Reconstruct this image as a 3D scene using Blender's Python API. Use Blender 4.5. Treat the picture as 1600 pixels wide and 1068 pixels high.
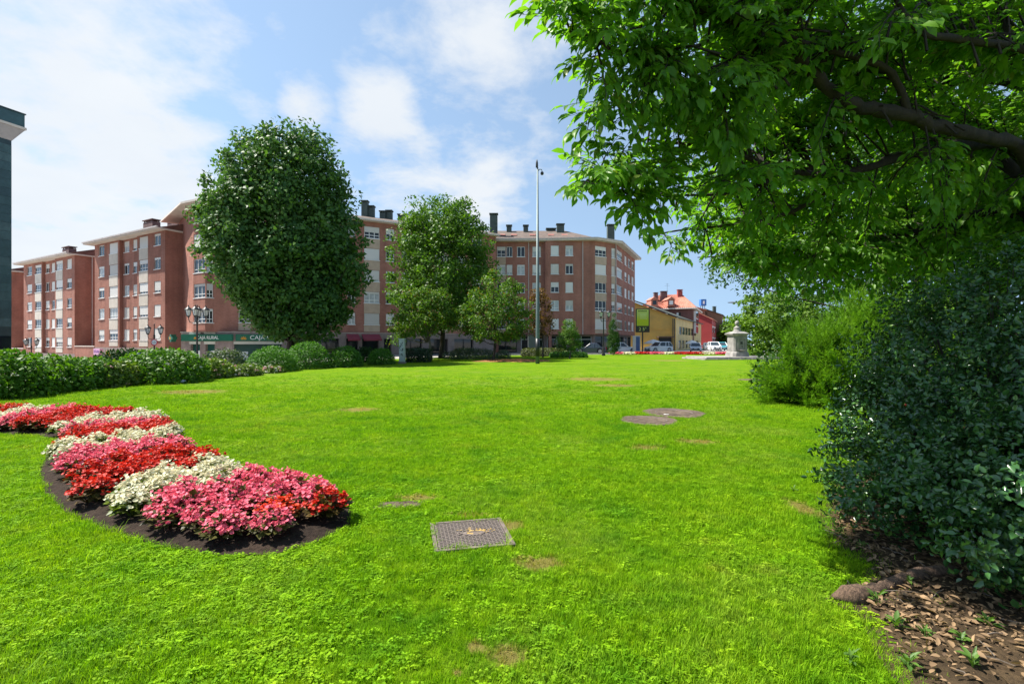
import bpy, bmesh, math, random
import numpy as np
from mathutils import Vector, Matrix

for o in list(bpy.data.objects):
    bpy.data.objects.remove(o)
scene = bpy.context.scene
COL = scene.collection
R = math.radians
rng = np.random.default_rng(7)
random.seed(7)

# ------------------------------------------------------------------ camera
F = 778.0            # focal length in photo pixels (1600 wide)
CAMZ = 1.6
cam_d = bpy.data.cameras.new('camera')
cam_d.sensor_width = 36.0
cam_d.lens = 36.0 * F / 1600.0
cam_d.clip_start = 0.05
cam_d.clip_end = 6000
cam = bpy.data.objects.new('camera', cam_d)
COL.objects.link(cam)
cam.location = (0, 0, CAMZ)
cam.rotation_euler = (R(90), 0, 0)
scene.camera = cam

# ------------------------------------------------------------------ light
SUN_DIR = Vector((-0.98, 0.20, 0)).normalized()      # horizontal direction towards the sun
SUN_EL = R(56)
sun_vec = Vector((SUN_DIR.x * math.cos(SUN_EL), SUN_DIR.y * math.cos(SUN_EL), math.sin(SUN_EL)))
sl = bpy.data.lights.new('sun', 'SUN')
sl.energy = 5.0
sl.angle = R(0.55)
sl.color = (1.0, 0.95, 0.86)
sun = bpy.data.objects.new('sun', sl)
COL.objects.link(sun)
sun.rotation_euler = (-sun_vec).to_track_quat('-Z', 'Y').to_euler()
sun.location = (-30, 10, 40)

world = bpy.data.worlds.new('World')
scene.world = world
world.use_nodes = True
def build_world():
    nt = world.node_tree
    N, L = nt.nodes, nt.links
    N.clear()
    out = N.new('ShaderNodeOutputWorld')
    bg = N.new('ShaderNodeBackground')
    bg.inputs['Strength'].default_value = 0.098
    L.new(bg.outputs[0], out.inputs[0])
    sky = N.new('ShaderNodeTexSky')
    sky.sky_type = 'NISHITA'
    sky.sun_disc = False
    sky.sun_elevation = SUN_EL
    sky.sun_rotation = math.atan2(SUN_DIR.x, SUN_DIR.y)
    sky.air_density = 1.0
    sky.dust_density = 0.35
    sky.ozone_density = 1.0
    tc = N.new('ShaderNodeTexCoord')
    sep = N.new('ShaderNodeSeparateXYZ'); L.new(tc.outputs['Generated'], sep.inputs[0])
    def math_(op, a, b=None, clamp=False):
        m = N.new('ShaderNodeMath'); m.operation = op; m.use_clamp = clamp
        for i, v in enumerate((a, b)):
            if v is None: continue
            if isinstance(v, (int, float)): m.inputs[i].default_value = v
            else: L.new(v, m.inputs[i])
        return m.outputs[0]
    zz = math_('ADD', math_('MAXIMUM', sep.outputs[2], 0.0), 0.22)
    cx = math_('DIVIDE', sep.outputs[0], zz)
    cy = math_('DIVIDE', sep.outputs[1], zz)
    cmb = N.new('ShaderNodeCombineXYZ'); L.new(cx, cmb.inputs[0]); L.new(cy, cmb.inputs[1])
    sv = N.new('ShaderNodeCombineXYZ'); L.new(sep.outputs[0], sv.inputs[0]); L.new(sep.outputs[1], sv.inputs[1])
    L.new(math_('ADD', math_('MULTIPLY', math_('MAXIMUM', sep.outputs[2], 0.0), 0.75), 0.26), sv.inputs[2])
    svn = N.new('ShaderNodeVectorMath'); svn.operation = 'NORMALIZE'; L.new(sv.outputs[0], svn.inputs[0]); L.new(svn.outputs[0], sky.inputs['Vector'])
    def noise_(scale, detail, rough, off, dist=0.0):
        ad = N.new('ShaderNodeVectorMath'); ad.operation = 'ADD'
        L.new(cmb.outputs[0], ad.inputs[0]); ad.inputs[1].default_value = off
        n = N.new('ShaderNodeTexNoise'); n.inputs['Scale'].default_value = scale
        n.inputs['Detail'].default_value = detail; n.inputs['Roughness'].default_value = rough
        n.inputs['Distortion'].default_value = dist
        L.new(ad.outputs[0], n.inputs['Vector'])
        return n.outputs['Fac']
    n1 = noise_(1.15, 9, 0.58, (3.1, 7.7, 0), 0.25)
    n2 = noise_(4.6, 7, 0.6, (1.3, 2.2, 4.0), 0.15)
    # clouds that stand in the sky: direction (from photo), angular radius, weight
    blobs = [((605,160),0.075,.34),((630,185),0.05,.25),((478,165),0.05,.27),((735,60),0.17,.30),((840,60),0.12,.24),((650,15),0.10,.2),
             ((228,98),0.045,.18),((435,45),0.035,.14),((150,250),0.24,.34),((60,330),0.30,.36),((250,215),0.12,.22),((330,250),0.1,.16),
             ((640,280),0.12,.24),((745,300),0.11,.27),((840,185),0.04,.2),((500,300),0.18,.2),((-250,200),.4,.26),((780,120),.08,.15)]
    acc = None
    for (px, py), rad, w in blobs:
        d = Vector(((px - 800) / F, 1.0, -(py - 534) / F)).normalized()
        dn = N.new('ShaderNodeVectorMath'); dn.operation = 'DOT_PRODUCT'
        nrm = N.new('ShaderNodeVectorMath'); nrm.operation = 'NORMALIZE'
        L.new(tc.outputs['Generated'], nrm.inputs[0]); L.new(nrm.outputs[0], dn.inputs[0])
        dn.inputs[1].default_value = d
        # (1-dot)/(1-cos r) -> falloff
        t = math_('DIVIDE', math_('SUBTRACT', 1.0, dn.outputs['Value']), (1 - math.cos(rad)) * 1.6)
        g = math_('MULTIPLY', math_('EXPONENT', math_('MULTIPLY', t, -1.0)), w*1.05)
        acc = g if acc is None else math_('MAXIMUM', acc, g)
    base = math_('ADD', math_('MULTIPLY', n1, 0.55), math_('MULTIPLY', n2, 0.45))
    s = math_('ADD', base, acc)
    rmp = N.new('ShaderNodeValToRGB'); L.new(s, rmp.inputs[0])
    cr = rmp.color_ramp; cr.interpolation = 'EASE'
    cr.elements[0].position = 0.61; cr.elements[0].color = (0, 0, 0, 1)
    cr.elements[1].position = 0.85; cr.elements[1].color = (1, 1, 1, 1)
    # a thin milky veil everywhere, thicker toward the horizon
    veil = math_('MULTIPLY', math_('POWER', math_('SUBTRACT', 1.0, math_('MAXIMUM', sep.outputs[2], 0.0), True), 3.0), 0.05)
    fac = math_('MAXIMUM', math_('MULTIPLY', rmp.outputs[0], 0.93), math_('ADD', veil, 0.14))
    cloud = N.new('ShaderNodeMixRGB'); cloud.blend_type = 'MIX'
    cloud.inputs[1].default_value = (3.6, 3.85, 4.15, 1); cloud.inputs[2].default_value = (4.3, 4.42, 4.5, 1)
    L.new(noise_(3.2, 5, .55, (9, 4, 1)), cloud.inputs[0])
    tint = N.new('ShaderNodeMixRGB'); tint.blend_type = 'MULTIPLY'; tint.inputs[0].default_value = 1.0; tint.inputs[2].default_value = (.95, 1.03, .97, 1); L.new(sky.outputs[0], tint.inputs[1])
    mix = N.new('ShaderNodeMixRGB')
    L.new(fac, mix.inputs[0]); L.new(tint.outputs[0], mix.inputs[1]); L.new(cloud.outputs[0], mix.inputs[2])
    L.new(mix.outputs[0], bg.inputs['Color'])
build_world()

vs = scene.view_settings
vs.view_transform = 'Standard'
vs.look = 'None'
vs.gamma = 1.0
vs.exposure = 1.2
vs.use_curve_mapping = False
scene.render.engine = 'CYCLES'
scene.cycles.max_bounces = 6
scene.cycles.transparent_max_bounces = 8

# ------------------------------------------------------------------ helpers
def P(px, py, Y):
    return Vector(((px - 800) / F * Y, Y, CAMZ - (py - 534) / F * Y))
def G(px, py, z=0.0):
    Y = (CAMZ - z) * F / (py - 534)
    return P(px, py, Y)
def XY(px, Y):
    return Vector(((px - 800) / F * Y, Y))
def hit(p, d, px):
    """parameter along the ground line p + s d where it crosses photo column px"""
    k = (px - 800) / F
    return (k * p[1] - p[0]) / (d[0] - k * d[1])
def smooth(a, b, x):
    t = min(1.0, max(0.0, (x - a) / (b - a)))
    return t * t * (3 - 2 * t)
def gz(x, y):
    """height of the ground: the street on the left lies lower than the lawn"""
    return -2.2 * smooth(17, 47, -x)

def props(o, label=None, cat=None, group=None, kind=None):
    if label: o['label'] = label
    if cat: o['category'] = cat
    if group: o['group'] = group
    if kind: o['kind'] = kind
    return o
def thing(name, label, cat, loc=(0, 0, 0), rz=0.0, group=None):
    o = bpy.data.objects.new(name, None)
    o.empty_display_size = 0.2
    COL.objects.link(o)
    o.location = loc
    o.rotation_euler = (0, 0, rz)
    return props(o, label, cat, group)
def link(name, me, parent=None, loc=(0, 0, 0), rz=0.0):
    o = bpy.data.objects.new(name, me)
    COL.objects.link(o)
    o.location = loc
    o.rotation_euler = (0, 0, rz)
    if parent is not None: o.parent = parent
    return o
def copy_tree(o, parent=None):
    c = o.copy(); COL.objects.link(c); c.parent = parent
    for ch in list(o.children): copy_tree(ch, c)
    return c

class MB:
    """collects geometry, then builds ONE mesh"""
    def __init__(s):
        s.v = []; s.f = []; s.m = []
    def add(s, verts, faces, mi=0, M=None):
        n = len(s.v)
        for p in verts:
            p = Vector(p)
            if M is not None: p = M @ p
            s.v.append((p.x, p.y, p.z))
        for f in faces:
            s.f.append([n + i for i in f]); s.m.append(mi)
        return s
    def box(s, x0, x1, y0, y1, z0, z1, mi=0, M=None):
        vs_ = [(x0,y0,z0),(x1,y0,z0),(x1,y1,z0),(x0,y1,z0),(x0,y0,z1),(x1,y0,z1),(x1,y1,z1),(x0,y1,z1)]
        fs = [(0,3,2,1),(4,5,6,7),(0,1,5,4),(1,2,6,5),(2,3,7,6),(3,0,4,7)]
        return s.add(vs_, fs, mi, M)
    def prism(s, poly, z0, z1, mi=0, M=None, top=None):
        """poly: ccw 2d points; top: other 2d points for the upper face"""
        n = len(poly); top = top or poly
        vs_ = [(p[0], p[1], z0) for p in poly] + [(p[0], p[1], z1) for p in top]
        fs = [tuple(reversed(range(n))), tuple(range(n, 2*n))]
        fs += [(i, (i+1) % n, n + (i+1) % n, n + i) for i in range(n)]
        return s.add(vs_, fs, mi, M)
    def lathe(s, prof, n=16, c=(0,0,0), mi=0, M=None, cap=True):
        vs_ = []; fs = []
        for (r, z) in prof:
            for i in range(n):
                a = 2*math.pi*i/n
                vs_.append((c[0] + r*math.cos(a), c[1] + r*math.sin(a), c[2] + z))
        for k in range(len(prof)-1):
            for i in range(n):
                j = (i+1) % n
                fs.append((k*n+i, k*n+j, (k+1)*n+j, (k+1)*n+i))
        if cap:
            fs.append(tuple(reversed(range(n)))); fs.append(tuple(range((len(prof)-1)*n, len(prof)*n)))
        return s.add(vs_, fs, mi, M)
    def tube(s, pts, rad, n=7, mi=0, cap=True):
        pts = [Vector(p) for p in pts]
        if isinstance(rad, (int, float)): rad = [rad]*len(pts)
        vs_ = []; fs = []
        prev = None
        for i, p in enumerate(pts):
            a = pts[max(0, i-1)]; b = pts[min(len(pts)-1, i+1)]
            t = (b - a).normalized() if (b - a).length > 1e-9 else Vector((0,0,1))
            if prev is None:
                u = t.orthogonal().normalized()
            else:
                u = (prev - t * prev.dot(t))
                u = u.normalized() if u.length > 1e-6 else t.orthogonal().normalized()
            prev = u
            w = t.cross(u)
            for k in range(n):
                an = 2*math.pi*k/n
                q = p + (u*math.cos(an) + w*math.sin(an)) * rad[i]
                vs_.append(q)
        for i in range(len(pts)-1):
            for k in range(n):
                j = (k+1) % n
                fs.append((i*n+k, i*n+j, (i+1)*n+j, (i+1)*n+k))
        if cap:
            fs.append(tuple(reversed(range(n)))); fs.append(tuple(range((len(pts)-1)*n, len(pts)*n)))
        return s.add(vs_, fs, mi)
    def mesh(s, name, mats, smooth_=False):
        me = bpy.data.meshes.new(name)
        me.from_pydata(s.v, [], s.f)
        if not isinstance(mats, (list, tuple)): mats = [mats]
        for m in mats: me.materials.append(m)
        if len(mats) > 1: me.polygons.foreach_set('material_index', s.m)
        if smooth_: me.polygons.foreach_set('use_smooth', [True]*len(me.polygons))
        me.update()
        return me
    def build(s, name, mats, parent=None, loc=(0,0,0), rz=0.0, smooth_=False):
        return link(name, s.mesh(name, mats, smooth_), parent, loc, rz)

def bevel_mesh(me, w=0.03, seg=2):
    bm = bmesh.new(); bm.from_mesh(me)
    bmesh.ops.bevel(bm, geom=[e for e in bm.edges], offset=w, segments=seg, affect='EDGES', profile=0.6, clamp_overlap=True)
    bm.to_mesh(me); bm.free(); me.update()
    return me

# ------------------------------------------------------------------ materials
MATS = {}
def new_mat(name):
    m = bpy.data.materials.new(name); m.use_nodes = True
    nt = m.node_tree
    b = nt.nodes['Principled BSDF']
    return m, nt, b
def nnoise(nt, scale, detail=5, rough=.55, coord='Position', off=None):
    N, L = nt.nodes, nt.links
    n = N.new('ShaderNodeTexNoise')
    n.inputs['Scale'].default_value = scale; n.inputs['Detail'].default_value = detail; n.inputs['Roughness'].default_value = rough
    if coord == 'Position':
        g = N.new('ShaderNodeNewGeometry'); src = g.outputs['Position']
    else:
        g = N.new('ShaderNodeTexCoord'); src = g.outputs['Object']
    L.new(src, n.inputs['Vector'])
    return n
def mrgb(nt, a, b, fac, mode='MIX'):
    m = nt.nodes.new('ShaderNodeMixRGB'); m.blend_type = mode
    for i, v in ((0, fac), (1, a), (2, b)):
        if isinstance(v, (int, float)): m.inputs[i].default_value = v
        elif isinstance(v, tuple): m.inputs[i].default_value = v if len(v) == 4 else (*v, 1)
        else: nt.links.new(v, m.inputs[i])
    return m.outputs[0]
def ramp(nt, src, stops):
    r = nt.nodes.new('ShaderNodeValToRGB'); nt.links.new(src, r.inputs[0])
    e = r.color_ramp.elements
    while len(e) < len(stops): e.new(0.5)
    for i, (p, c) in enumerate(stops):
        e[i].position = p; e[i].color = c if len(c) == 4 else (*c, 1)
    return r.outputs[0]
def add_bump(nt, b, h, strength=.3, dist=.02):
    bp = nt.nodes.new('ShaderNodeBump'); bp.inputs['Strength'].default_value = strength; bp.inputs['Distance'].default_value = dist
    nt.links.new(h, bp.inputs['Height']); nt.links.new(bp.outputs[0], b.inputs['Normal'])

def M_plain(name, c, rough=.6, var=.18, scale=3.0, bump=0.0, metal=0.0, spec=.5, c2=None, coat=0):
    if name in MATS: return MATS[name]
    m, nt, b = new_mat(name)
    n = nnoise(nt, scale, 6, .6)
    lo = tuple(x*(1-var) for x in c); hi = tuple(min(1, x*(1+var)) for x in (c2 or c))
    f = ramp(nt, n.outputs['Fac'], [(.32, (0,0,0)), (.68, (1,1,1))])
    nt.links.new(mrgb(nt, lo, hi, f), b.inputs['Base Color'])
    b.inputs['Roughness'].default_value = rough; b.inputs['Metallic'].default_value = metal
    b.inputs['Specular IOR Level'].default_value = spec
    if coat: b.inputs['Coat Weight'].default_value = coat
    if bump:
        n2 = nnoise(nt, scale*9, 5, .6)
        add_bump(nt, b, n2.outputs['Fac'], bump, .02)
    MATS[name] = m
    return m

def M_leaf(name, dark, light, rough=.45, trans=.35, spec=.4, big=.35, bigscale=.6, tint=None, warm=None, warmamt=.08):
    """leaf: per-leaf random shade, patches through the crown, light through the blade"""
    if name in MATS: return MATS[name]
    m, nt, b = new_mat(name)
    N, L = nt.nodes, nt.links
    g = N.new('ShaderNodeNewGeometry')
    n = nnoise(nt, bigscale, 3, .5)
    patch = ramp(nt, n.outputs['Fac'], [(.35, (0,0,0)), (.65, (1,1,1))])
    mx = N.new('ShaderNodeMath'); mx.operation = 'MULTIPLY_ADD'
    L.new(g.outputs['Random Per Island'], mx.inputs[0]); mx.inputs[1].default_value = 1-big
    ml = N.new('ShaderNodeMath'); ml.operation = 'MULTIPLY'; L.new(patch, ml.inputs[0]); ml.inputs[1].default_value = big
    L.new(ml.outputs[0], mx.inputs[2])
    col = mrgb(nt, dark, light, mx.outputs[0])
    if warm:
        wr = ramp(nt, g.outputs['Random Per Island'], [(1-warmamt-.02, (0,0,0)), (1-warmamt, (1,1,1))])
        col = mrgb(nt, col, warm, wr)
    L.new(col, b.inputs['Base Color'])
    b.inputs['Roughness'].default_value = rough; b.inputs['Specular IOR Level'].default_value = spec
    t = N.new('ShaderNodeBsdfTranslucent')
    tcol = mrgb(nt, col, tint or (1.25, 1.35, .45), 1.0, 'MULTIPLY')
    L.new(tcol, t.inputs['Color'])
    ms = N.new('ShaderNodeMixShader'); ms.inputs[0].default_value = trans
    out = N['Material Output']
    L.new(b.outputs[0], ms.inputs[1]); L.new(t.outputs[0], ms.inputs[2]); L.new(ms.outputs[0], out.inputs['Surface'])
    MATS[name] = m
    return m

def M_bark(name, c, c2, scale=6):
    if name in MATS: return MATS[name]
    m, nt, b = new_mat(name)
    n = nnoise(nt, scale, 8, .65, 'Object')
    mp = nt.nodes.new('ShaderNodeMapping'); mp.inputs['Scale'].default_value = (1, 1, .25)
    tc = nt.nodes.new('ShaderNodeTexCoord'); nt.links.new(tc.outputs['Object'], mp.inputs[0]); nt.links.new(mp.outputs[0], n.inputs['Vector'])
    nt.links.new(mrgb(nt, c, c2, ramp(nt, n.outputs['Fac'], [(.35, (0,0,0)), (.65, (1,1,1))])), b.inputs['Base Color'])
    b.inputs['Roughness'].default_value = .9
    add_bump(nt, b, n.outputs['Fac'], .8, .03)
    MATS[name] = m
    return m

def M_brick(name, c1, c2, mortar, scale=1.0):
    if name in MATS: return MATS[name]
    m, nt, b = new_mat(name)
    N, L = nt.nodes, nt.links
    g = N.new('ShaderNodeNewGeometry')
    sp = N.new('ShaderNodeSeparateXYZ'); L.new(g.outputs['Position'], sp.inputs[0])
    ad = N.new('ShaderNodeMath'); ad.operation = 'ADD'; L.new(sp.outputs[0], ad.inputs[0]); L.new(sp.outputs[1], ad.inputs[1])
    cb = N.new('ShaderNodeCombineXYZ'); L.new(ad.outputs[0], cb.inputs[0]); L.new(sp.outputs[2], cb.inputs[1])
    br = N.new('ShaderNodeTexBrick'); L.new(cb.outputs[0], br.inputs['Vector'])
    br.inputs['Color1'].default_value = (*c1, 1); br.inputs['Color2'].default_value = (*c2, 1); br.inputs['Mortar'].default_value = (*mortar, 1)
    br.inputs['Scale'].default_value = scale; br.inputs['Brick Width'].default_value = .30; br.inputs['Row Height'].default_value = .075
    br.inputs['Mortar Size'].default_value = .008; br.inputs['Bias'].default_value = 0
    n = nnoise(nt, .5, 6, .65)
    st = ramp(nt, n.outputs['Fac'], [(.3, (.8,.8,.8)), (.7, (1.14,1.12,1.1))])
    col = mrgb(nt, br.outputs['Color'], st, 1.0, 'MULTIPLY')
    n3 = N.new('ShaderNodeTexNoise'); n3.inputs['Scale'].default_value = 1.0; n3.inputs['Detail'].default_value = 5
    mp = N.new('ShaderNodeMapping'); mp.inputs['Scale'].default_value = (1.4, 1.4, .12); L.new(g.outputs['Position'], mp.inputs[0]); L.new(mp.outputs[0], n3.inputs['Vector'])
    col = mrgb(nt, col, ramp(nt, n3.outputs['Fac'], [(.35, (.84,.82,.8)), (.6, (1.05,1.05,1.05))]), .8, 'MULTIPLY')
    L.new(col, b.inputs['Base Color'])
    b.inputs['Roughness'].default_value = .85; b.inputs['Specular IOR Level'].default_value = .15
    add_bump(nt, b, br.outputs['Fac'], -.25, .01)
    MATS[name] = m
    return m

def M_glass(name, c=(.015,.02,.025), rough=.04):
    if name in MATS: return MATS[name]
    m, nt, b = new_mat(name)
    n = nnoise(nt, .7, 2, .5)
    nt.links.new(mrgb(nt, tuple(x*.6 for x in c), tuple(x*1.5 for x in c), n.outputs['Fac']), b.inputs['Base Color'])
    b.inputs['Roughness'].default_value = rough
    b.inputs['Specular IOR Level'].default_value = .5
    MATS[name] = m
    return m

# ------------------------------------------------------------------ numpy leaves
T_DIAMOND = (np.array([[-.5,0,0],[0,-.5,.0],[.5,0,0],[0,.5,.0]]), [(0,1,2,3)])
T_LEAF = (np.array([[0,0,0],[.30,-.46,.09],[.68,-.36,.05],[1,0,-.10],[.68,.36,.05],[.30,.46,.09],[.34,0,0],[.70,0,-.03]]),
          [(0,1,6),(1,2,7,6),(2,3,7),(7,3,4),(6,7,4,5),(0,6,5)])
T_CURL = (np.array([[0,0,0],[.26,-.44,.10],[.62,-.42,.07],[.86,-.17,-.05],[1,0,-.16],[.86,.17,-.05],[.62,.42,.07],[.26,.44,.10],[.30,0,.02],[.66,0,.0]]),
          [(0,1,8),(1,2,9,8),(2,3,9),(3,4,9),(9,4,5),(9,5,6),(8,9,6,7),(0,8,7)])
T_BROAD = (np.array([[0,0,0],[.35,-.5,.08],[1,0,-.12],[.35,.5,.08],[.45,0,0]]), [(0,1,4),(1,2,4),(4,2,3),(0,4,3)])
T_HOLLY = (np.array([[0,0,0],[.28,-.45,.14],[.65,-.42,.12],[1,0,-.12],[.65,.42,.12],[.28,.45,.14],[.45,0,-.02]]),
           [(0,1,6),(1,2,6),(2,3,6),(6,3,4),(6,4,5),(0,6,5)])
T_NEEDLE = (np.array([[0,-.5,0],[1,-.12,0],[1,.12,0],[0,.5,0]]), [(0,1,2,3)])

def norm(a):
    return a / np.maximum(np.linalg.norm(a, axis=-1, keepdims=True), 1e-9)
def leaf_arrays(c, ax, nr, ln, wd):
    ax = norm(ax); nr = norm(nr - ax * np.sum(nr*ax, axis=1, keepdims=True)); sd = np.cross(nr, ax)
    return c, ax, sd, nr, ln, wd
def leaves_mesh(name, T, c, ax, nr, ln, wd, mat):
    c, ax, sd, nr, ln, wd = leaf_arrays(np.asarray(c, float), np.asarray(ax, float), np.asarray(nr, float), np.broadcast_to(ln, len(c)).astype(float), np.broadcast_to(wd, len(c)).astype(float))
    tv, tf = T
    n, k = len(c), len(tv)
    v = c[:,None,:] + ax[:,None,:]*(tv[None,:,0:1]*ln[:,None,None]) + sd[:,None,:]*(tv[None,:,1:2]*wd[:,None,None]) + nr[:,None,:]*(tv[None,:,2:3]*ln[:,None,None])
    v = v.reshape(-1, 3)
    me = bpy.data.meshes.new(name)
    me.vertices.add(len(v)); me.vertices.foreach_set('co', v.ravel())
    sizes = np.array([len(f) for f in tf]); flat = np.concatenate([np.array(f) for f in tf])
    loops = (np.arange(n)[:,None]*k + flat[None,:]).ravel()
    ls = np.tile(sizes, n); starts = np.concatenate([[0], np.cumsum(ls)[:-1]])
    me.loops.add(len(loops)); me.loops.foreach_set('vertex_index', loops)
    me.polygons.add(len(ls)); me.polygons.foreach_set('loop_start', starts); me.polygons.foreach_set('loop_total', ls)
    me.update(calc_edges=True); me.validate()
    me.materials.append(mat)
    return me
def rdir(n, r=None):
    r = r or rng
    return norm(r.normal(size=(n, 3)))
def in_poly(pts, poly):
    pts = np.asarray(pts, float); poly = np.asarray(poly, float)
    x, y = pts[:,0], pts[:,1]
    ins = np.zeros(len(pts), bool)
    j = len(poly)-1
    for i in range(len(poly)):
        xi, yi = poly[i]; xj, yj = poly[j]
        c = ((yi > y) != (yj > y)) & (x < (xj-xi)*(y-yi)/(yj-yi+1e-12)+xi)
        ins ^= c
        j = i
    return ins
def edge_dist(pts, poly, closed=True):
    pts = np.asarray(pts, float); poly = np.asarray(poly, float)
    d = np.full(len(pts), 1e9)
    for i in range(len(poly) if closed else len(poly)-1):
        a = poly[i]; b = poly[(i+1) % len(poly)]
        t = np.clip(((pts-a) @ (b-a)) / ((b-a) @ (b-a)), 0, 1)
        d = np.minimum(d, np.linalg.norm(pts - (a + t[:,None]*(b-a)), axis=1))
    return d

def text_mesh(txt, size, mat, extrude=.01):
    cu = bpy.data.curves.new('lettering', 'FONT')
    cu.body = txt; cu.size = size; cu.extrude = extrude; cu.align_x = 'CENTER'; cu.align_y = 'CENTER'
    ob = bpy.data.objects.new('lettering', cu); COL.objects.link(ob)
    dg = bpy.context.evaluated_depsgraph_get()
    me = bpy.data.meshes.new_from_object(ob.evaluated_get(dg))
    bpy.data.objects.remove(ob)
    me.transform(Matrix.Rotation(R(90), 4, 'X'))
    me.materials.clear(); me.materials.append(mat)
    me.name = 'lettering'
    return me
# ================================================================== GROUND
# dry, worn spots in the turf: (x, y, radius_x, radius_y)
DRY = []
for px, py, rx, ry in [(792,1026,.13,.10),(745,1012,.07,.06),(930,592,1.6,1.3),(960,602,1.0,.7),(1045,563,1.9,1.6),(1150,556,2.0,2.0),
                       (1085,690,.4,.25),(842,880,.22,.14),(800,822,.12,.14),(1255,795,.15,.3),(300,612,1.3,.9),
                       (715,1052,.03,.03),(1010,700,.3,.2),(560,640,.6,.5),(735,806,.25,.05),(650,778,.25,.12)]:
    g = G(px, py); DRY.append((g.x, g.y, rx, ry))

def lawn_colour(nt, blades=False):
    N, L = nt.nodes, nt.links
    n1 = nnoise(nt, .22, 4, .6); n2 = nnoise(nt, 1.6, 5, .65); n3 = nnoise(nt, 14, 4, .7)
    a = ramp(nt, n1.outputs['Fac'], [(.3, (.140,.310,.0060)), (.7, (.220,.370,.0080))])
    b_ = ramp(nt, n2.outputs['Fac'], [(.28, (.080,.240,.007)), (.5, (.165,.345,.007)), (.72, (.265,.395,.015))])
    c = mrgb(nt, a, b_, .55)
    c = mrgb(nt, c, ramp(nt, n3.outputs['Fac'], [(.3, (.45,.55,.45)), (.7, (1.42,1.3,1.35))]), 1.0, 'MULTIPLY')
    n5 = nnoise(nt, .35, 7, .72); c = mrgb(nt, c, (.235,.325,.045), ramp(nt, n5.outputs['Fac'], [(.50,(0,0,0)),(.68,(.62,.62,.62))]))
    n6 = nnoise(nt, .8, 5, .6, off=1); c = mrgb(nt, c, (.055,.205,.010), ramp(nt, n6.outputs['Fac'], [(.30,(.55,.55,.55)),(.46,(0,0,0))]))
    # dry patches
    g = N.new('ShaderNodeNewGeometry')
    wob = nnoise(nt, 9, 7, .75)
    acc = None
    for x, y, rx, ry in DRY:
        mp = N.new('ShaderNodeVectorMath'); mp.operation = 'SUBTRACT'; L.new(g.outputs['Position'], mp.inputs[0]); mp.inputs[1].default_value = (x, y, 0)
        sc = N.new('ShaderNodeVectorMath'); sc.operation = 'MULTIPLY'; L.new(mp.outputs[0], sc.inputs[0]); sc.inputs[1].default_value = (1/rx, 1/ry, 0)
        ln = N.new('ShaderNodeVectorMath'); ln.operation = 'LENGTH'; L.new(sc.outputs[0], ln.inputs[0])
        if acc is None: acc = ln.outputs['Value']
        else:
            mn = N.new('ShaderNodeMath'); mn.operation = 'MINIMUM'; L.new(acc, mn.inputs[0]); L.new(ln.outputs['Value'], mn.inputs[1]); acc = mn.outputs[0]
    s = N.new('ShaderNodeMath'); s.operation = 'MULTIPLY_ADD'; L.new(wob.outputs['Fac'], s.inputs[0]); s.inputs[1].default_value = 2.6; s.inputs[2].default_value = -1.25
    t = N.new('ShaderNodeMath'); t.operation = 'ADD'; L.new(acc, t.inputs[0]); L.new(s.outputs[0], t.inputs[1])
    dm = ramp(nt, t.outputs[0], [(.55, (1,1,1)), (1.0, (0,0,0))])
    dm = mrgb(nt, (0,0,0), dm, .62)
    n4 = nnoise(nt, .9, 6, .7)
    yel = ramp(nt, n4.outputs['Fac'], [(.60, (0,0,0)), (.74, (.42,.42,.42))])
    c = mrgb(nt, c, (.30,.23,.045), yel)
    c = mrgb(nt, c, (.33,.21,.095), dm)
    return c

m, nt, b = new_mat('lawn_turf'); MATS['lawn_turf'] = m
lc = lawn_colour(nt)
nt.links.new(mrgb(nt, lc, (.62,.60,.62), 1.0, 'MULTIPLY'), b.inputs['Base Color'])
b.inputs['Roughness'].default_value = .85; b.inputs['Specular IOR Level'].default_value = .03
nb = nnoise(nt, 30, 6, .75); nb2 = nnoise(nt, 4, 4, .6)
add_bump(nt, b, mrgb(nt, nb.outputs['Fac'], nb2.outputs['Fac'], .35), .9, .06)

m, nt, b = new_mat('blade'); MATS['blade'] = m
lc = lawn_colour(nt)
oi = nt.nodes.new('ShaderNodeObjectInfo'); gi = nt.nodes.new('ShaderNodeNewGeometry')
lc = mrgb(nt, lc, ramp(nt, oi.outputs['Random'], [(0, (.72,.82,.7)), (1, (1.3,1.2,1.3))]), 1.0, 'MULTIPLY')
lc = mrgb(nt, lc, ramp(nt, gi.outputs['Random Per Island'], [(0, (.75,.8,.7)), (.93, (1.3,1.25,1.3)), (1, (1.9,1.5,2.5))]), 1.0, 'MULTIPLY')
nt.links.new(lc, b.inputs['Base Color']); b.inputs['Roughness'].default_value = .65; b.inputs['Specular IOR Level'].default_value = .08
tr = nt.nodes.new('ShaderNodeBsdfTranslucent'); nt.links.new(mrgb(nt, lc, (1.3,1.3,.5), 1.0, 'MULTIPLY'), tr.inputs['Color'])
ms = nt.nodes.new('ShaderNodeMixShader'); ms.inputs[0].default_value = .4
nt.links.new(b.outputs[0], ms.inputs[1]); nt.links.new(tr.outputs[0], ms.inputs[2]); nt.links.new(ms.outputs[0], nt.nodes['Material Output'].inputs['Surface'])

M_asphalt = M_plain('asphalt', (.11,.108,.105), .9, .25, 1.2, .4)
M_pave = M_plain('paving', (.33,.31,.28), .85, .18, 2.2, .25)
M_kerb = M_plain('kerb_stone', (.42,.40,.37), .8, .15, 3, .2)

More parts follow.
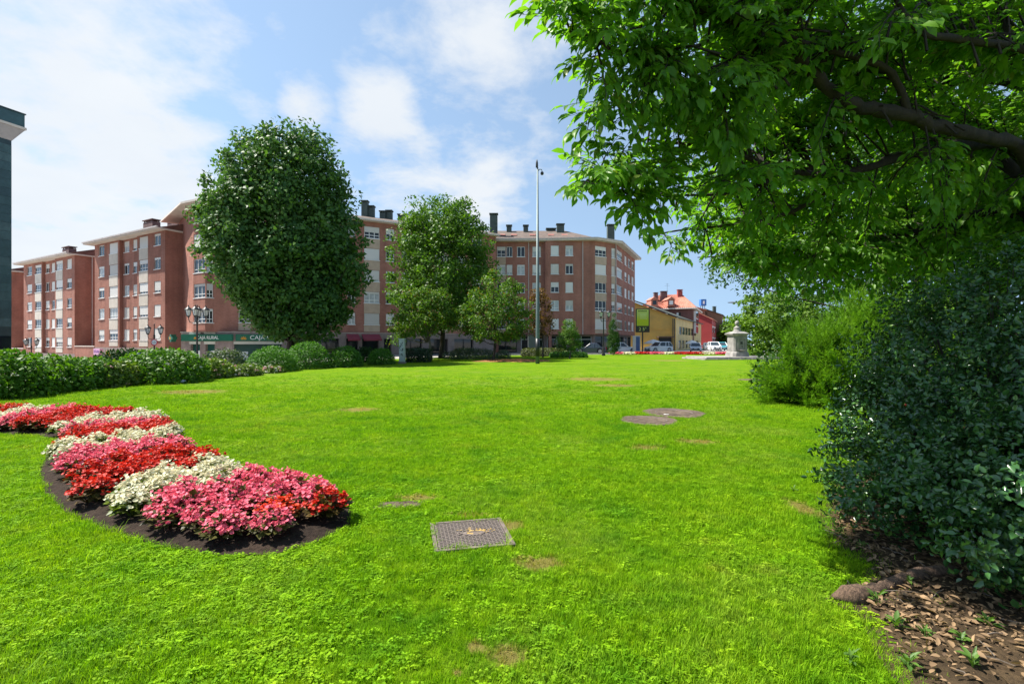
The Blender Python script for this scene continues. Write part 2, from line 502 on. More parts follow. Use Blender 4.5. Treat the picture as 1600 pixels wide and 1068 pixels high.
# ground sheet to the horizon
xs = sorted(set([-2500,-900,-300,-120] + list(range(-80, 41, 4)) + [60,120,300,900,2500]))
ys = sorted(set([-2500,-300,-60] + list(range(-20, 121, 10)) + [160,300,900,2500]))
mb = MB()
mb.v = [(x, y, gz(x, y) - .02) for y in ys for x in xs]
nx = len(xs)
for j in range(len(ys)-1):
    for i in range(nx-1):
        mb.f.append([j*nx+i, j*nx+i+1, (j+1)*nx+i+1, (j+1)*nx+i]); mb.m.append(0)
props(mb.build('ground', M_pave, smooth_=True), kind='structure')
# road in front of the buildings, running from the low street on the left to the right
mb = MB()
def strip(mb, pts, dz):
    n = len(mb.v)
    for (a, b_) in pts:
        mb.v += [(a[0], a[1], gz(*a) + dz), (b_[0], b_[1], gz(*b_) + dz)]
    for i in range(len(pts)-1):
        mb.f.append([n+2*i, n+2*i+2, n+2*i+3, n+2*i+1]); mb.m.append(0)
strip(mb, [((-75,52),(-70,62)),((-46,36),(-41,47)),((-30,32),(-27,44)),((-20,42),(-21,50)),((-8,58),(-9,63)),((4,64.5),(3,69.5)),((16,66.5),(17,72)),((34,69),(30,84)),((60,72),(58,90)),((140,80),(140,104))], .0)
props(mb.build('road', M_asphalt), kind='structure')

# lawn sheet: its outline follows the hedge on the left and the flower border at the far end
LAWN = [(-19,-12),(26,-12),(40,20),(44,60),(30,64.5),(16,64.5),(8,63),(1,60),(-6,55),(-13.5,43),(-17,35),(-20,25),(-22,12)]
def grid_sheet(name, poly, mat, step, zf, dz):
    bm = bmesh.new()
    vs_ = [bm.verts.new((p[0], p[1], 0)) for p in poly]
    bm.faces.new(vs_)
    xs_ = [p[0] for p in poly]; ys_ = [p[1] for p in poly]
    for k in range(int(min(xs_)//step)+1, int(max(xs_)//step)+1):
        bmesh.ops.bisect_plane(bm, geom=bm.verts[:]+bm.edges[:]+bm.faces[:], plane_co=(k*step,0,0), plane_no=(1,0,0))
    for k in range(int(min(ys_)//step)+1, int(max(ys_)//step)+1):
        bmesh.ops.bisect_plane(bm, geom=bm.verts[:]+bm.edges[:]+bm.faces[:], plane_co=(0,k*step,0), plane_no=(0,1,0))
    for v in bm.verts: v.co.z = zf(v.co.x, v.co.y) + dz
    bmesh.ops.recalc_face_normals(bm, faces=bm.faces)
    if bm.faces and sum(f.normal.z for f in bm.faces) < 0: bmesh.ops.reverse_faces(bm, faces=bm.faces)
    me = bpy.data.meshes.new(name); bm.to_mesh(me); bm.free(); me.materials.append(mat)
    return link(name, me)
props(grid_sheet('lawn', LAWN, MATS['lawn_turf'], 2.0, gz, .0), kind='structure')
# kerb along the far edge of the lawn
mb = MB()
kl = [(30,64.9),(16,64.9),(8,63.4),(1,60.4),(-6,54.4)]
for a, b_ in zip(kl[:-1], kl[1:]):
    a, b_ = Vector((*a,0)), Vector((*b_,0)); d = (b_-a).normalized(); nn = Vector((d.y,-d.x,0))*.12
    mb.add([a-nn, a+nn, b_+nn, b_-nn, a-nn+Vector((0,0,.12)), a+nn+Vector((0,0,.12)), b_+nn+Vector((0,0,.12)), b_-nn+Vector((0,0,.12))],
           [(0,1,2,3),(4,7,6,5),(0,4,5,1),(1,5,6,2),(2,6,7,3),(3,7,4,0)])
props(mb.build('kerb', M_kerb), kind='structure')

# ================================================================== BUILDINGS
BRICK = M_brick('brick_wall', (.375,.155,.115), (.30,.120,.090), (.34,.23,.19))
CREAM = M_plain('cream_panel', (.56,.50,.43), .7, .10, 1.5, .1)
BEIGE = M_plain('beige_panel', (.45,.34,.25), .75, .10, 1.5, .1)
PVC = M_plain('white_window_frame', (.78,.78,.76), .4, .05, 4)
GLASS = M_glass('window_glass')
CURT = M_plain('net_curtain', (.42,.45,.46), .35, .25, 2.5, 0, 0, .8)
EAVE = M_plain('painted_eave', (.60,.53,.47), .7, .12, 1.2)
ROOFT = M_plain('roof_tile_brown', (.105,.075,.060), .85, .35, 1.6, .5)
ROOFR = M_plain('roof_tile_red', (.14,.062,.05), .85, .3, 1.6, .5)
CHIM = M_plain('chimney_green', (.055,.075,.065), .7, .25, 2, .2)
CHIMR = M_plain('chimney_brick', (.13,.075,.07), .8, .25, 2, .2)
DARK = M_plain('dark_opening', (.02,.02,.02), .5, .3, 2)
PIPE = M_plain('downpipe_paint', (.50,.44,.42), .5, .1, 3)
STONE_BASE = M_plain('plinth_stone', (.25,.19,.17), .7, .2, 1.5, .3)
def shutter_mat():
    m, nt, b = new_mat('roller_shutter'); N, L = nt.nodes, nt.links
    g = N.new('ShaderNodeNewGeometry'); sp = N.new('ShaderNodeSeparateXYZ'); L.new(g.outputs['Position'], sp.inputs[0])
    w = N.new('ShaderNodeMath'); w.operation = 'MULTIPLY'; L.new(sp.outputs[2], w.inputs[0]); w.inputs[1].default_value = 115
    s = N.new('ShaderNodeMath'); s.operation = 'SINE'; L.new(w.outputs[0], s.inputs[0])
    oi = N.new('ShaderNodeObjectInfo')
    L.new(ramp(nt, oi.outputs['Random'], [(0, (.60,.58,.54)), (.5, (.70,.69,.67)), (1, (.50,.47,.43))]), b.inputs['Base Color'])
    b.inputs['Roughness'].default_value = .5
    add_bump(nt, b, s.outputs[0], .25, .01)
    return m
SHUT = shutter_mat()

WM = {}
def window_meshes(w, h, kind):
    key = (round(w, 2), round(h, 2), kind)
    if key in WM: return WM[key]
    w, h = key[0], key[1]
    fr = MB(); t = .065; y0, y1 = .07, .13
    fr.box(-w/2, -w/2+t, y0, y1, 0, h); fr.box(w/2-t, w/2, y0, y1, 0, h)
    fr.box(-w/2+t, w/2-t, y0, y1, 0, t); fr.box(-w/2+t, w/2-t, y0, y1, h-t, h)
    nm = 1 if w < 1.75 else (2 if w < 2.5 else 3)
    for k in range(1, nm+1):
        x = -w/2 + w*k/(nm+1)
        fr.box(x-t*.55, x+t*.55, y0+.004, y1-.004, t, h-t)
    if kind == 'rail': fr.box(-w/2+t, w/2-t, y0-.006, y1-.01, h*.24, h*.24+t)
    pane = MB(); pane.box(-w/2+t*.7, w/2-t*.7, .10, .108, t*.7, h-t*.7)
    sill = MB(); sill.box(-w/2-.07, w/2+.07, -.07, .075, -.07, -.004)
    WM[key] = (fr.mesh('window_frame', PVC), pane.mesh('pane', GLASS), sill.mesh('sill', PVC), pane.mesh('pane', CURT))
    return WM[key]
SM = {}
def shutter_mesh(w, h, f):
    key = (round(w, 2), round(h, 2), round(f, 1))
    if key not in SM:
        s = MB(); s.box(-w/2+.02, w/2-.02, .035, .066, h*(1-key[2])+.02, h-.01); SM[key] = s.mesh('shutter', SHUT)
    return SM[key]
def add_window(root, p, ang, w, h, kind, r):
    """p: world point, bottom centre on the wall face"""
    fr, pane, sill, cur = window_meshes(w, h, kind)
    o = link('window', fr, root, Vector(p) - root.location, ang)
    link('pane', cur if r.random() < .38 else pane, o)
    link('sill', sill, o)
    f = r.choice([0, 0, .2, .2, .3, .4, .5, .8, 1, 1, 1])
    if f: link('shutter', shutter_mesh(w, h, f), o)
    return o
def wall_face(mb, P0, P1, z0, z1, ops, depth=.2, mi=0):
    """wall sheet from P0 to P1 (left to right seen from outside) with real openings (u0,u1,v0,v1)"""
    P0 = Vector((P0[0], P0[1])); P1 = Vector((P1[0], P1[1])); Lw = (P1-P0).length; d = (P1-P0)/Lw; inn = Vector((-d.y, d.x))
    us = sorted(set([0, Lw] + [u for o in ops for u in (o[0], o[1])])); vs_ = sorted(set([z0, z1] + [v for o in ops for v in (o[2], o[3])]))
    def pt(u, v, k=0): q = P0 + d*u + inn*k; return (q.x, q.y, v)
    for i in range(len(us)-1):
        for j in range(len(vs_)-1):
            uc, vc = (us[i]+us[i+1])/2, (vs_[j]+vs_[j+1])/2
            if any(o[0] < uc < o[1] and o[2] < vc < o[3] for o in ops): continue
            mb.add([pt(us[i],vs_[j]), pt(us[i+1],vs_[j]), pt(us[i+1],vs_[j+1]), pt(us[i],vs_[j+1])], [(0,1,2,3)], mi)
    for (a, b_, c, e) in ops:
        mb.add([pt(a,c), pt(b_,c), pt(b_,e), pt(a,e), pt(a,c,depth), pt(b_,c,depth), pt(b_,e,depth), pt(a,e,depth)],
               [(0,4,5,1),(1,5,6,2),(2,6,7,3),(3,7,4,0),(4,7,6,5)], mi)
    return d
PM = {}
def panel(root, p, ang, w, h, mat):
    key = (round(w,2), round(h,2), mat.name)
    if key not in PM:
        q = MB(); q.box(-w/2, w/2, -.03, .02, 0, h); PM[key] = q.mesh('panel', mat)
    return link('panel', PM[key], root, Vector(p) - root.location, ang)
def floors(root, mb, P0, P1, z0, z1, cols, tops, h, r, strip_mat=CREAM, skip=()):
    """cols: (u0, u1, 'w' plain | 's' in a pale panel strip, height override)"""
    P0 = Vector((P0[0], P0[1])); P1 = Vector((P1[0], P1[1])); d = (P1-P0).normalized(); ang = math.atan2(d.y, d.x)
    off = Vector((root.location.x, root.location.y))
    ops = []
    for ci, c in enumerate(cols):
        hh = c[3] if len(c) > 3 else h
        for k, t in enumerate(tops):
            if (ci, k) in skip: continue
            ops.append((c[0], c[1], t-hh, t))
            q = P0 + d*(c[0]+c[1])/2
            add_window(root, (q.x, q.y, t-hh), ang, c[1]-c[0]-.01, hh-.01, 'rail' if c[2] == 's' or r.random() < .25 else 'plain', r)
            if c[2] == 's':
                lo = (tops[k+1] if k+1 < len(tops) else max(z0 + .15, t-hh-1.15)) + .01
                hi = t-hh-.08
                if hi > lo: panel(root, (q.x, q.y, lo), ang, c[1]-c[0]+.06, hi-lo, strip_mat)
    wall_face(mb, P0-off, P1-off, z0, z1, ops)
def slab(name, poly, z0, z1, mat, root, top=None):
    mb = MB(); o = root.location
    mb.prism([(p[0]-o.x, p[1]-o.y) for p in poly], z0-o.z, z1-o.z, top=[(p[0]-o.x, p[1]-o.y) for p in top] if top else None)
    return mb.build(name, mat, root)
def fix_z(root, ob):
    ob.location.z = -root.location.z
    return ob
CH = {}
def chimney(root, p, w, d, h, ang, mat, cap=.12):
    """brick stack with a slotted cap"""
    mb = MB(); mb.box(-w/2, w/2, -d/2, d/2, 0, h)
    ob = mb.build('chimney', mat, root, Vector(p)-root.location, ang)
    c = MB()
    for sx in (-1, 1):
        for sy in (-1, 1): c.box(sx*w*.42-.06, sx*w*.42+.06, sy*d*.40-.06, sy*d*.40+.06, h+.001, h+.22)
    c.box(-w/2-.1, w/2+.1, -d/2-.1, d/2+.1, h+.22, h+.22+cap)
    c.box(-w*.3, w*.3, -d*.3, d*.3, h+.001, h+.219)
    c.build('chimney_cap', mat, ob)
    return ob
def pipe(root, x, y, z0, z1):
    mb = MB(); mb.tube([(0,0,z0),(0,0,z1)], .06, 8)
    return mb.build('downpipe', PIPE, root, (x-root.location.x, y-root.location.y, -root.location.z))

RD = Vector((.868, -.497)); RN = Vector((.497, .868)); RP = Vector((-44.7, 60.5))
def row(s, back=0.0): q = RP + RD*s + RN*back; return Vector((q.x, q.y))
def srow(px): return hit(RP, RD, px)

def row_block(label, pxs, top0, seed, cols_px, wall_top, depth=11, base=-2.6, strips=(1,4), rec=(2,3), chim=((.42, 1.9),(.85, 1.4))):
    r = random.Random(seed)
    s0, s1 = srow(pxs[0]), srow(pxs[1])
    a, b_ = row(s0), row(s1)
    root = thing('apartment_building', label, 'building', (a.x, a.y, base))
    mb = MB(); ang = math.atan2(RD.y, RD.x)
    tops = [top0 - 2.8*k for k in range(5)]
    ss = [(srow(p0), srow(p1)) for p0, p1 in cols_px]
    typ = ['s' if i in strips else 'w' for i in range(len(ss))]
    # three bays: the middle one sits back
    e0 = (ss[rec[0]-1][1] + ss[rec[0]][0])/2; e1 = (ss[rec[1]][1] + ss[rec[1]+1][0])/2
    bk = .35
    bays = [(s0, e0, 0, range(0, rec[0])), (e0, e1, bk, range(rec[0], rec[1]+1)), (e1, s1, 0, range(rec[1]+1, len(ss)))]
    for (q0, q1, k, idx) in bays:
        cols = [(ss[i][0]-q0, ss[i][1]-q0, typ[i]) for i in idx]
        floors(root, mb, row(q0, k), row(q1, k), base+3.3, wall_top, cols, tops, 1.38, r)
    o2 = Vector((root.location.x, root.location.y))
    for e in (e0, e1):     # jambs of the recessed bay
        p, q = row(e, 0)-o2, row(e, bk)-o2
        mb.add([(p.x,p.y,base+3.3),(q.x,q.y,base+3.3),(q.x,q.y,wall_top),(p.x,p.y,wall_top)], [(0,1,2,3)])
    c0, c1 = row(s0, depth)-o2, row(s1, depth)-o2; f0, f1 = row(s0)-o2, row(s1)-o2
    for p, q in ((f1, c1), (c1, c0), (c0, f0)):
        mb.add([(p.x,p.y,base),(q.x,q.y,base),(q.x,q.y,wall_top),(p.x,p.y,wall_top)], [(0,1,2,3)])
    fix_z(root, mb.build('wall', BRICK, root))
    # shop floor
    g = MB(); wall_face(g, row(s0)-o2, row(s1)-o2, base, base+3.3, [(.8+i*2.6, 2.9+i*2.6, base+.3, base+2.7) for i in range(int((s1-s0-1)/2.6))], .4)
    fix_z(root, g.build('shop_wall', STONE_BASE, root))
    for i in range(int((s1-s0-1)/2.6)):
        q = row(s0+1.85+i*2.6, .3)
        p2 = MB(); p2.box(-1.04, 1.04, 0, .04, .31, 2.69); p2.build('shop_window', GLASS, root, Vector((q.x, q.y, base))-root.location, ang)
    # eaves and roof
    ov = .95
    ev = [row(s0-ov, -ov), row(s1+ov*.35, -ov), row(s1+ov*.35, depth+.4), row(s0-ov, depth+.4)]
    slab('eave', ev, wall_top, wall_top+.16, EAVE, root)
    slab('gutter', [row(s0-ov-.1, -ov-.12), row(s1+ov*.35, -ov-.12), row(s1+ov*.35, -ov+.06), row(s0-ov-.1, -ov+.06)], wall_top+.162, wall_top+.32, PIPE, root)
    rf = MB(); z = wall_top + .165
    rr = [row(s0-ov, -ov+.07)-o2, row(s1+ov*.35, -ov+.07)-o2, row(s1+ov*.35, depth*.5)-o2, row(s0-ov, depth*.5)-o2, row(s1+ov*.35, depth+.4)-o2, row(s0-ov, depth+.4)-o2]
    h = 2.0
    rf.add([(rr[0].x,rr[0].y,z),(rr[1].x,rr[1].y,z),(rr[2].x,rr[2].y,z+h),(rr[3].x,rr[3].y,z+h),(rr[4].x,rr[4].y,z),(rr[5].x,rr[5].y,z)],
           [(0,1,2,3),(3,2,4,5),(1,4,2),(0,3,5),(0,5,4,1)])
    roof = fix_z(root, rf.build('roof', ROOFR, root))
    for fr, hh in chim:
        q = row(s0 + (s1-s0)*fr, depth*.42)
        ob = chimney(root, (q.x, q.y, wall_top+1.5), 2.5, 1.0, hh, ang, CHIMR)
    q = row(s1-.0, 2.0); pipe(root, q.x+.07, q.y-.04, base+3, wall_top)
    return root

row_block('pinkish brick block behind the hedge, second from the dark teal tower', (37,116.6), 13.45, 1,
          [(42.7,50),(55,64.6),(67,72.5),(76,84),(87.6,97.8),(105,112)], 13.85, base=-3.4, chim=((.18,1.5),))
row_block('taller pinkish brick block directly left of the big dark linden tree', (148,258), 14.4, 2,
          [(154.5,163),(171,184),(189,197),(203,211),(217.7,231),(241,251)], 14.62, base=-2.4, chim=((.27,1.9),(.62,1.2)))
# the block behind the tower: only its end wall shows
s1 = srow(18); s0 = s1-14
a = row(s0); root = thing('apartment_building', 'dark red brick end wall just right of the teal tower', 'building', (a.x, a.y, -3.6))
o2 = Vector((a.x, a.y)); mb = MB(); wt = 13.2
pts = [row(s0)-o2, row(s1)-o2, row(s1,11)-o2, row(s0,11)-o2]
for p, q in zip(pts, pts[1:]+pts[:1]): mb.add([(p.x,p.y,-3.6),(q.x,q.y,-3.6),(q.x,q.y,wt),(p.x,p.y,wt)], [(0,1,2,3)])
fix_z(root, mb.build('wall', BRICK, root))
slab('eave', [row(s0,-.9), row(s1+.4,-.9), row(s1+.4,11.4), row(s0,11.4)], wt, wt+.2, EAVE, root)
slab('roof', [row(s0,-.8), row(s1+.3,-.8), row(s1+.3,11.3), row(s0,11.3)], wt+.202, wt+2.0, ROOFR, root, top=[row(s0,5), row(s1+.3,5), row(s1+.3,5.6), row(s0,5.6)])
# low garden walls that close the gaps between the blocks
def low_wall(label, s_a, s_b, zt):
    a = row(s_a); root = thing('brick_wall', label, 'wall', (a.x, a.y, -3.2)); o2 = Vector((a.x, a.y))
    q = row(s_b)-o2; n = RN*.3
    mb = MB(); mb.prism([(0,0),(q.x,q.y),(q.x+n.x,q.y+n.y),(n.x,n.y)], 0, zt+3.2); mb.build('masonry', BRICK, root)
    c = MB(); d = RD*.0; e = RN*.06
    c.prism([(-e.x,-e.y),(q.x-e.x,q.y-e.y),(q.x+n.x+e.x,q.y+n.y+e.y),(n.x+e.x,n.y+e.y)], zt+3.201, zt+3.32); c.build('coping', EAVE, root)
low_wall('low brick wall closing the gap left of the taller pinkish block', srow(116.6)+.05, srow(148)-.05, .95)
low_wall('low brick wall between the dark end wall and the first pinkish block', srow(18)+.05, srow(37)-.05, .5)

# ---------- the long block with the bank (turns away to the right)
K0 = XY(302, 54.0); K1 = K0 + RD*2.45; K2 = K1 + RN*.81
CD = Vector((.87, .493)).normalized(); CN = Vector((-CD.y, CD.x))
def cl(s, back=0.0): q = K2 + CD*s + CN*back; return Vector((q.x, q.y))
def scl(px): return hit(K2, CD, px)
CT = [15.87 - 2.68*k for k in range(5)]
WT = 16.45
r = random.Random(5)
root = thing('apartment_building', 'long brick apartment block behind the linden tree, green bank below', 'building', (K2.x, K2.y, -1.6))
o2 = Vector((K2.x, K2.y)); mb = MB()
# corner bay with glazed galleries
floors(root, mb, K0, K1, 2.7, WT, [(.1, 2.3, 's', 1.5)], CT, 1.5, r, BRICK)
floors(root, mb, K1, K2, 2.7, WT, [(.06, .76, 'w', 1.5)], CT, 1.5, r, BRICK)
send = scl(775)
def cc(p0, p1, t='w'): return (scl(p0), scl(p1), t)
cols = [cc(373,392,'s'), cc(396,412), cc(430,446), cc(452,470,'s'), cc(488,502), cc(515,528), cc(543,555), cc(569,593,'s'), cc(603,616), cc(628,642), cc(655,668), cc(680,700,'s'), cc(715,728), cc(738,752)]
floors(root, mb, cl(0), cl(send), 2.7, WT, cols, CT, 1.42, r, BEIGE)
for p, q in ((cl(send), cl(send, 12)), (cl(send,12), cl(-4,12)), (cl(-4,12), K0)):
    p = p-o2; q = q-o2
    mb.add([(p.x,p.y,2.7),(q.x,q.y,2.7),(q.x,q.y,WT),(p.x,p.y,WT)], [(0,1,2,3)])
fix_z(root, mb.build('wall', BRICK, root))
# soffit and ground floor
B0 = XY(283, 55.0); B1 = XY(362, 53.2); B2 = cl(send, .3)
BD = (B1-B0).normalized(); bL = (B1-B0).length
GREEN = M_plain('bank_green', (.012,.13,.075), .4, .12, 1)
GREEND = M_plain('bank_dark_green', (.012,.07,.055), .35, .12, 1)
WHITE = M_plain('sign_white', (.8,.8,.78), .5, .05, 3)
GOLD = M_plain('emblem_orange', (.62,.30,.03), .5, .1, 3)
PALE = M_plain('pale_lintel', (.62,.60,.52), .7, .1, 2)
mb = MB()
ops = [(1.35,2.6,-1.4,1.35),(3.35,4.6,-1.4,1.35)]
wall_face(mb, B0-o2, B1-o2, -1.6, 2.69, ops, .35)
B1b = cl(scl(362)+.05, -.0); L2 = (B2-B1).length; D2 = (B2-B1).normalized()
def s2(px): return hit(B1, D2, px)
ops2 = [(s2(366), s2(440), -1.2, 1.35)] + [(s2(a), s2(b_), -1.3, 2.0) for a, b_ in ((450,480),(490,530),(541,560),(566,592),(600,612),(630,660),(670,700),(710,740))]
wall_face(mb, B1-o2, B2-o2, -1.6, 2.69, ops2, .5)
q0, q1 = B0-o2, (B0+Vector((3,9)))-o2
mb.add([(q1.x,q1.y,-1.6),(q0.x,q0.y,-1.6),(q0.x,q0.y,2.69),(q1.x,q1.y,2.69)], [(0,1,2,3)])
fix_z(root, mb.build('ground_floor_wall', STONE_BASE, root))
slab('soffit', [B0, B1, B2, cl(send,12), cl(-4,12)], 2.692, 2.72, EAVE, root)
def on_wall(name, A, D, u0, u1, z0, z1, mat, out=.04, thick=.05):
    ang = math.atan2(D.y, D.x); q = A + D*u0
    w = MB(); w.box(0, u1-u0, -out-thick, -out, z0, z1)
    return fix_z(root, w.build(name, mat, root, (q.x-root.location.x, q.y-root.location.y, 0), ang))
sg = on_wall('bank_sign', B0, BD, .25, bL+.25, 1.7, 2.42, GREEN, .02, .22)
sg2 = on_wall('bank_sign', B1, D2, s2(363)-0.0+.3, s2(440), 1.7, 2.42, GREEN, .02, .2)
for u in (1.2, 3.2):
    on_wall('pale_lintel', B0, BD, u, u+1.5, 2.43, 2.67, PALE, .005, .06); on_wall('pale_lintel', B0, BD, u, u+1.5, 1.37, 1.66, PALE, .005, .05)
on_wall('pale_lintel', B1, D2, s2(365), s2(441), 1.37, 1.66, PALE, .005, .05)
for u in (1.35, 3.35):
    o = on_wall('door_panel', B0, BD, u+.01, u+1.24, -1.35, 1.34, GREEND, -.33, .05)
    on_wall('door_poster', B0, BD, u+.5, u+1.15, -1.1, .65, PVC, -.27, .02)
on_wall('shop_window', B1, D2, s2(366)+.02, s2(440)-.02, -1.18, 1.33, GREEND, -.46, .05)
on_wall('window_poster', B1, D2, s2(378), s2(388), -.4, .55, PVC, -.38, .02)
for a, b_ in ((450,480),(490,530),(541,560),(566,592),(600,612),(630,660),(670,700),(710,740)):
    on_wall('shop_window', B1, D2, s2(a)+.02, s2(b_)-.02, -1.28, 1.98, GLASS, -.46, .04)
AWN = M_plain('awning_red', (.22,.03,.05), .7, .1, 2)
for a, b_ in ((541,560),(565,593)):
    u0, u1 = s2(a), s2(b_); q = B1 + D2*u0; ang = math.atan2(D2.y, D2.x)
    w = MB(); w.add([(0,0,2.55),(u1-u0,0,2.55),(u1-u0,-1.0,1.95),(0,-1.0,1.95),(0,0,2.5),(u1-u0,0,2.5),(u1-u0,-1.0,1.75),(0,-1.0,1.75)],
                    [(0,3,2,1),(4,5,6,7),(3,7,6,2),(0,4,7,3),(1,2,6,5)])
    fix_z(root, w.build('awning', AWN, root, (q.x-root.location.x, q.y-root.location.y, 0), ang))
# lettering and emblem on both bank signs
lett = text_mesh('CAJA RURAL', .52, WHITE, .012)
lett2 = text_mesh('CAJA RURAL', .64, WHITE, .012)
def emblem_mesh(s):
    e = MB()
    for k in range(5):       # wheat-ear fan of five leaves
        a = R(-72 + 36*k); c, sn = math.cos(a), math.sin(a)
        pts = [(0,0),(.16,.28),(0,.62),(-.16,.28)]
        e.prism([((x*c - y*-sn*-1)*s if False else (x*c + y*sn)*s, (-x*sn + y*c)*s) for x, y in pts], -.01, .01)
    me = e.mesh('emblem', GOLD); me.transform(Matrix.Rotation(R(90), 4, 'X')); return me
def place_on(sign, me, name, x, z, y=-.255):
    return link(name, me, sign, (x, y, z))
place_on(sg, emblem_mesh(.42), 'emblem', 2.0, 1.92); place_on(sg, lett, 'lettering', 3.65, 2.06)
place_on(sg2, emblem_mesh(.55), 'emblem', .75, 1.88, -.235); place_on(sg2, lett2, 'lettering', 3.15, 2.06, -.235)
# eaves, roof, chimneys
EP = [K0-RD*.8-RN*.9, K1+RD*.3-RN*.9+CD*.2, cl(.7,-.9), cl(send+.2,-.9)]
EB = [K0-RD*.8+CN*7, cl(.2, 6.0), cl(1, 6.0), cl(send+1, 6.0)]
slab('eave', [EP[0], EP[1], EP[2], EP[3], cl(send,13), cl(-6,13)], WT, WT+.2, EAVE, root)
mb = MB(); z = WT+.203
for i in range(3):
    p, q, u, w = EP[i]-o2, EP[i+1]-o2, EB[i+1]-o2, EB[i]-o2
    mb.add([(p.x,p.y,z),(q.x,q.y,z),(u.x,u.y,z+1.9),(w.x,w.y,z+1.9)], [(0,1,2,3)])
p, q, u, w = EB[0]-o2, EB[3]-o2, cl(send,13)-o2, cl(-6,13)-o2
mb.add([(p.x,p.y,z+1.9),(q.x,q.y,z+1.9),(u.x,u.y,z),(w.x,w.y,z)], [(0,1,2,3)])
fix_z(root, mb.build('roof', ROOFT, root))
for px, py, w in ((570.5,314,.8),(580.5,322,.75),(598.5,330,.75),(608.5,329,.75),(627,335,.8)):
    s = scl(px)+5; q = cl(s, 6.2); zt = P(px, py, q.y).z
    px_ = hit(K2+CN*6.2, CD, px); q = K2 + CN*6.2 + CD*px_
    zt = CAMZ - (py-534)/F*q.y
    chimney(root, (q.x, q.y, WT+1.5), w, .8, max(.4, zt-(WT+1.5)-.34), 0, CHIM)
# blue plate on the corner
q = P(305.5, 503, 54.6)
w = MB(); w.box(-.42,.42,-.06,0,-.55,.55); bp = w.build('street_plate', WHITE, root, q-root.location, math.atan2(RD.y,RD.x))
w = MB(); w.box(-.33,.33,-.075,-.062,-.32,.28); w.build('plate_face', M_plain('plate_blue', (.08,.35,.55), .5, .1, 2), bp)

# ---------- corner block on the right, six storeys, brown brick
r = random.Random(9)
ET = [15.75 - 2.68*k for k in range(5)]
E0 = XY(770, 74.0); E1 = XY(852, 74.0); E1b = XY(852, 73.2); E2 = XY(929, 73.2); E3 = XY(963, 75.6); E4 = XY(992, 90.0)
root = thing('apartment_building', 'brown brick corner block with grey hip roof beyond the tall pole', 'building', (E0.x, E0.y, 0))
o2 = Vector((E0.x, E0.y)); mb = MB()
def lin(A, B, p0, p1, t='w', h=None):
    d = (B-A).normalized(); c = (hit(A, d, p0), hit(A, d, p1), t)
    return c + ((h,) if h else ())
floors(root, mb, E0, E1, 2.7, WT, [lin(E0,E1,776.5,790,'s'), lin(E0,E1,791.5,800.5), lin(E0,E1,808,820), lin(E0,E1,832,845)], ET, 1.5, r, BEIGE)
floors(root, mb, E1b, E2, 2.7, WT, [lin(E1b,E2,860.5,873.2), lin(E1b,E2,883.6,895.4)], ET, 1.5, r, BEIGE)
floors(root, mb, E2, E3, 2.7, WT, [lin(E2,E3,929.9,947.2,'s'), lin(E2,E3,955.5,961,'s')], ET, 1.5, r, BEIGE)
floors(root, mb, E3, E4, 2.7, WT, [lin(E3,E4,963.8,972), lin(E3,E4,976,979), lin(E3,E4,981.5,984.5), lin(E3,E4,987,990)], ET, 1.5, r, BEIGE)
BK = [Vector((E4.x-8, E4.y+3)), Vector((E0.x, E0.y+13))]
for p, q in ((E1, E1b), (E4, BK[0]), (BK[0], BK[1]), (BK[1], E0)):
    p = p-o2; q = q-o2
    mb.add([(p.x,p.y,2.7),(q.x,q.y,2.7),(q.x,q.y,WT),(p.x,p.y,WT)], [(0,1,2,3)])
fix_z(root, mb.build('wall', BRICK, root))
# ground floor set back under the overhang
ins = Vector((0, .9))
g0, g1, g2, g3, g4 = E0+ins, E1+ins, E2+ins, E3+Vector((-.6,.7)), E4+Vector((-.8,-.3))
mb = MB()
for A, B in ((g0, g1), (g1, g2), (g2, g3), (g3, g4)):
    L_ = (B-A).length; n = max(1, int(L_/2.6)); d = (B-A)/L_; st = L_/n
    ops = [(i*st+.3, (i+1)*st-.3, .35 if i % 3 else .05, 2.45) for i in range(n)]
    wall_face(mb, A-o2, B-o2, -.3, 2.69, ops, .25)
    for i, op in enumerate(ops):
        q = A + d*op[0]; ang = math.atan2(d.y, d.x)
        w = MB(); w.box(.02, op[1]-op[0]-.02, .2, .24, op[2]+.02, op[3]-.02); pn = w.build('shop_window', GLASS, root, (q.x-o2.x, q.y-o2.y, 0), ang)
        w = MB(); ww = op[1]-op[0]
        for x in (.02, ww*.5-.04, ww-.1): w.box(x, x+.08, .12, .19, op[2]+.01, op[3]-.01)
        w.box(.1, ww*.5-.04, .12, .18, 1.95, 2.03); w.box(ww*.5+.04, ww-.1, .12, .18, 1.95, 2.03)
        w.build('shop_frame', PVC if (A is g1 or i % 2) else CHIM, pn)
fix_z(root, mb.build('ground_floor_wall', STONE_BASE, root))
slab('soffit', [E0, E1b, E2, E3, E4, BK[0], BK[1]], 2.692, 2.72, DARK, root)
for A, B, u in ((E0,E1,.08),(E1b,E2,.10),(E1b,E2,.56)):
    q = A + (B-A)*u; w = MB(); w.box(-.22,.22,0,.4,-.3,2.69); w.build('column', BRICK, root, (q.x-o2.x, q.y-o2.y+.05, 0))
for px, A, B in ((826, E0, E1), (910.5, E1b, E2), (961.8, E2, E3)):
    d = (B-A).normalized(); q = A + d*hit(A, d, px); pipe(root, q.x + d.y*.08, q.y - d.x*.08, 2.7, WT)
ov = .95
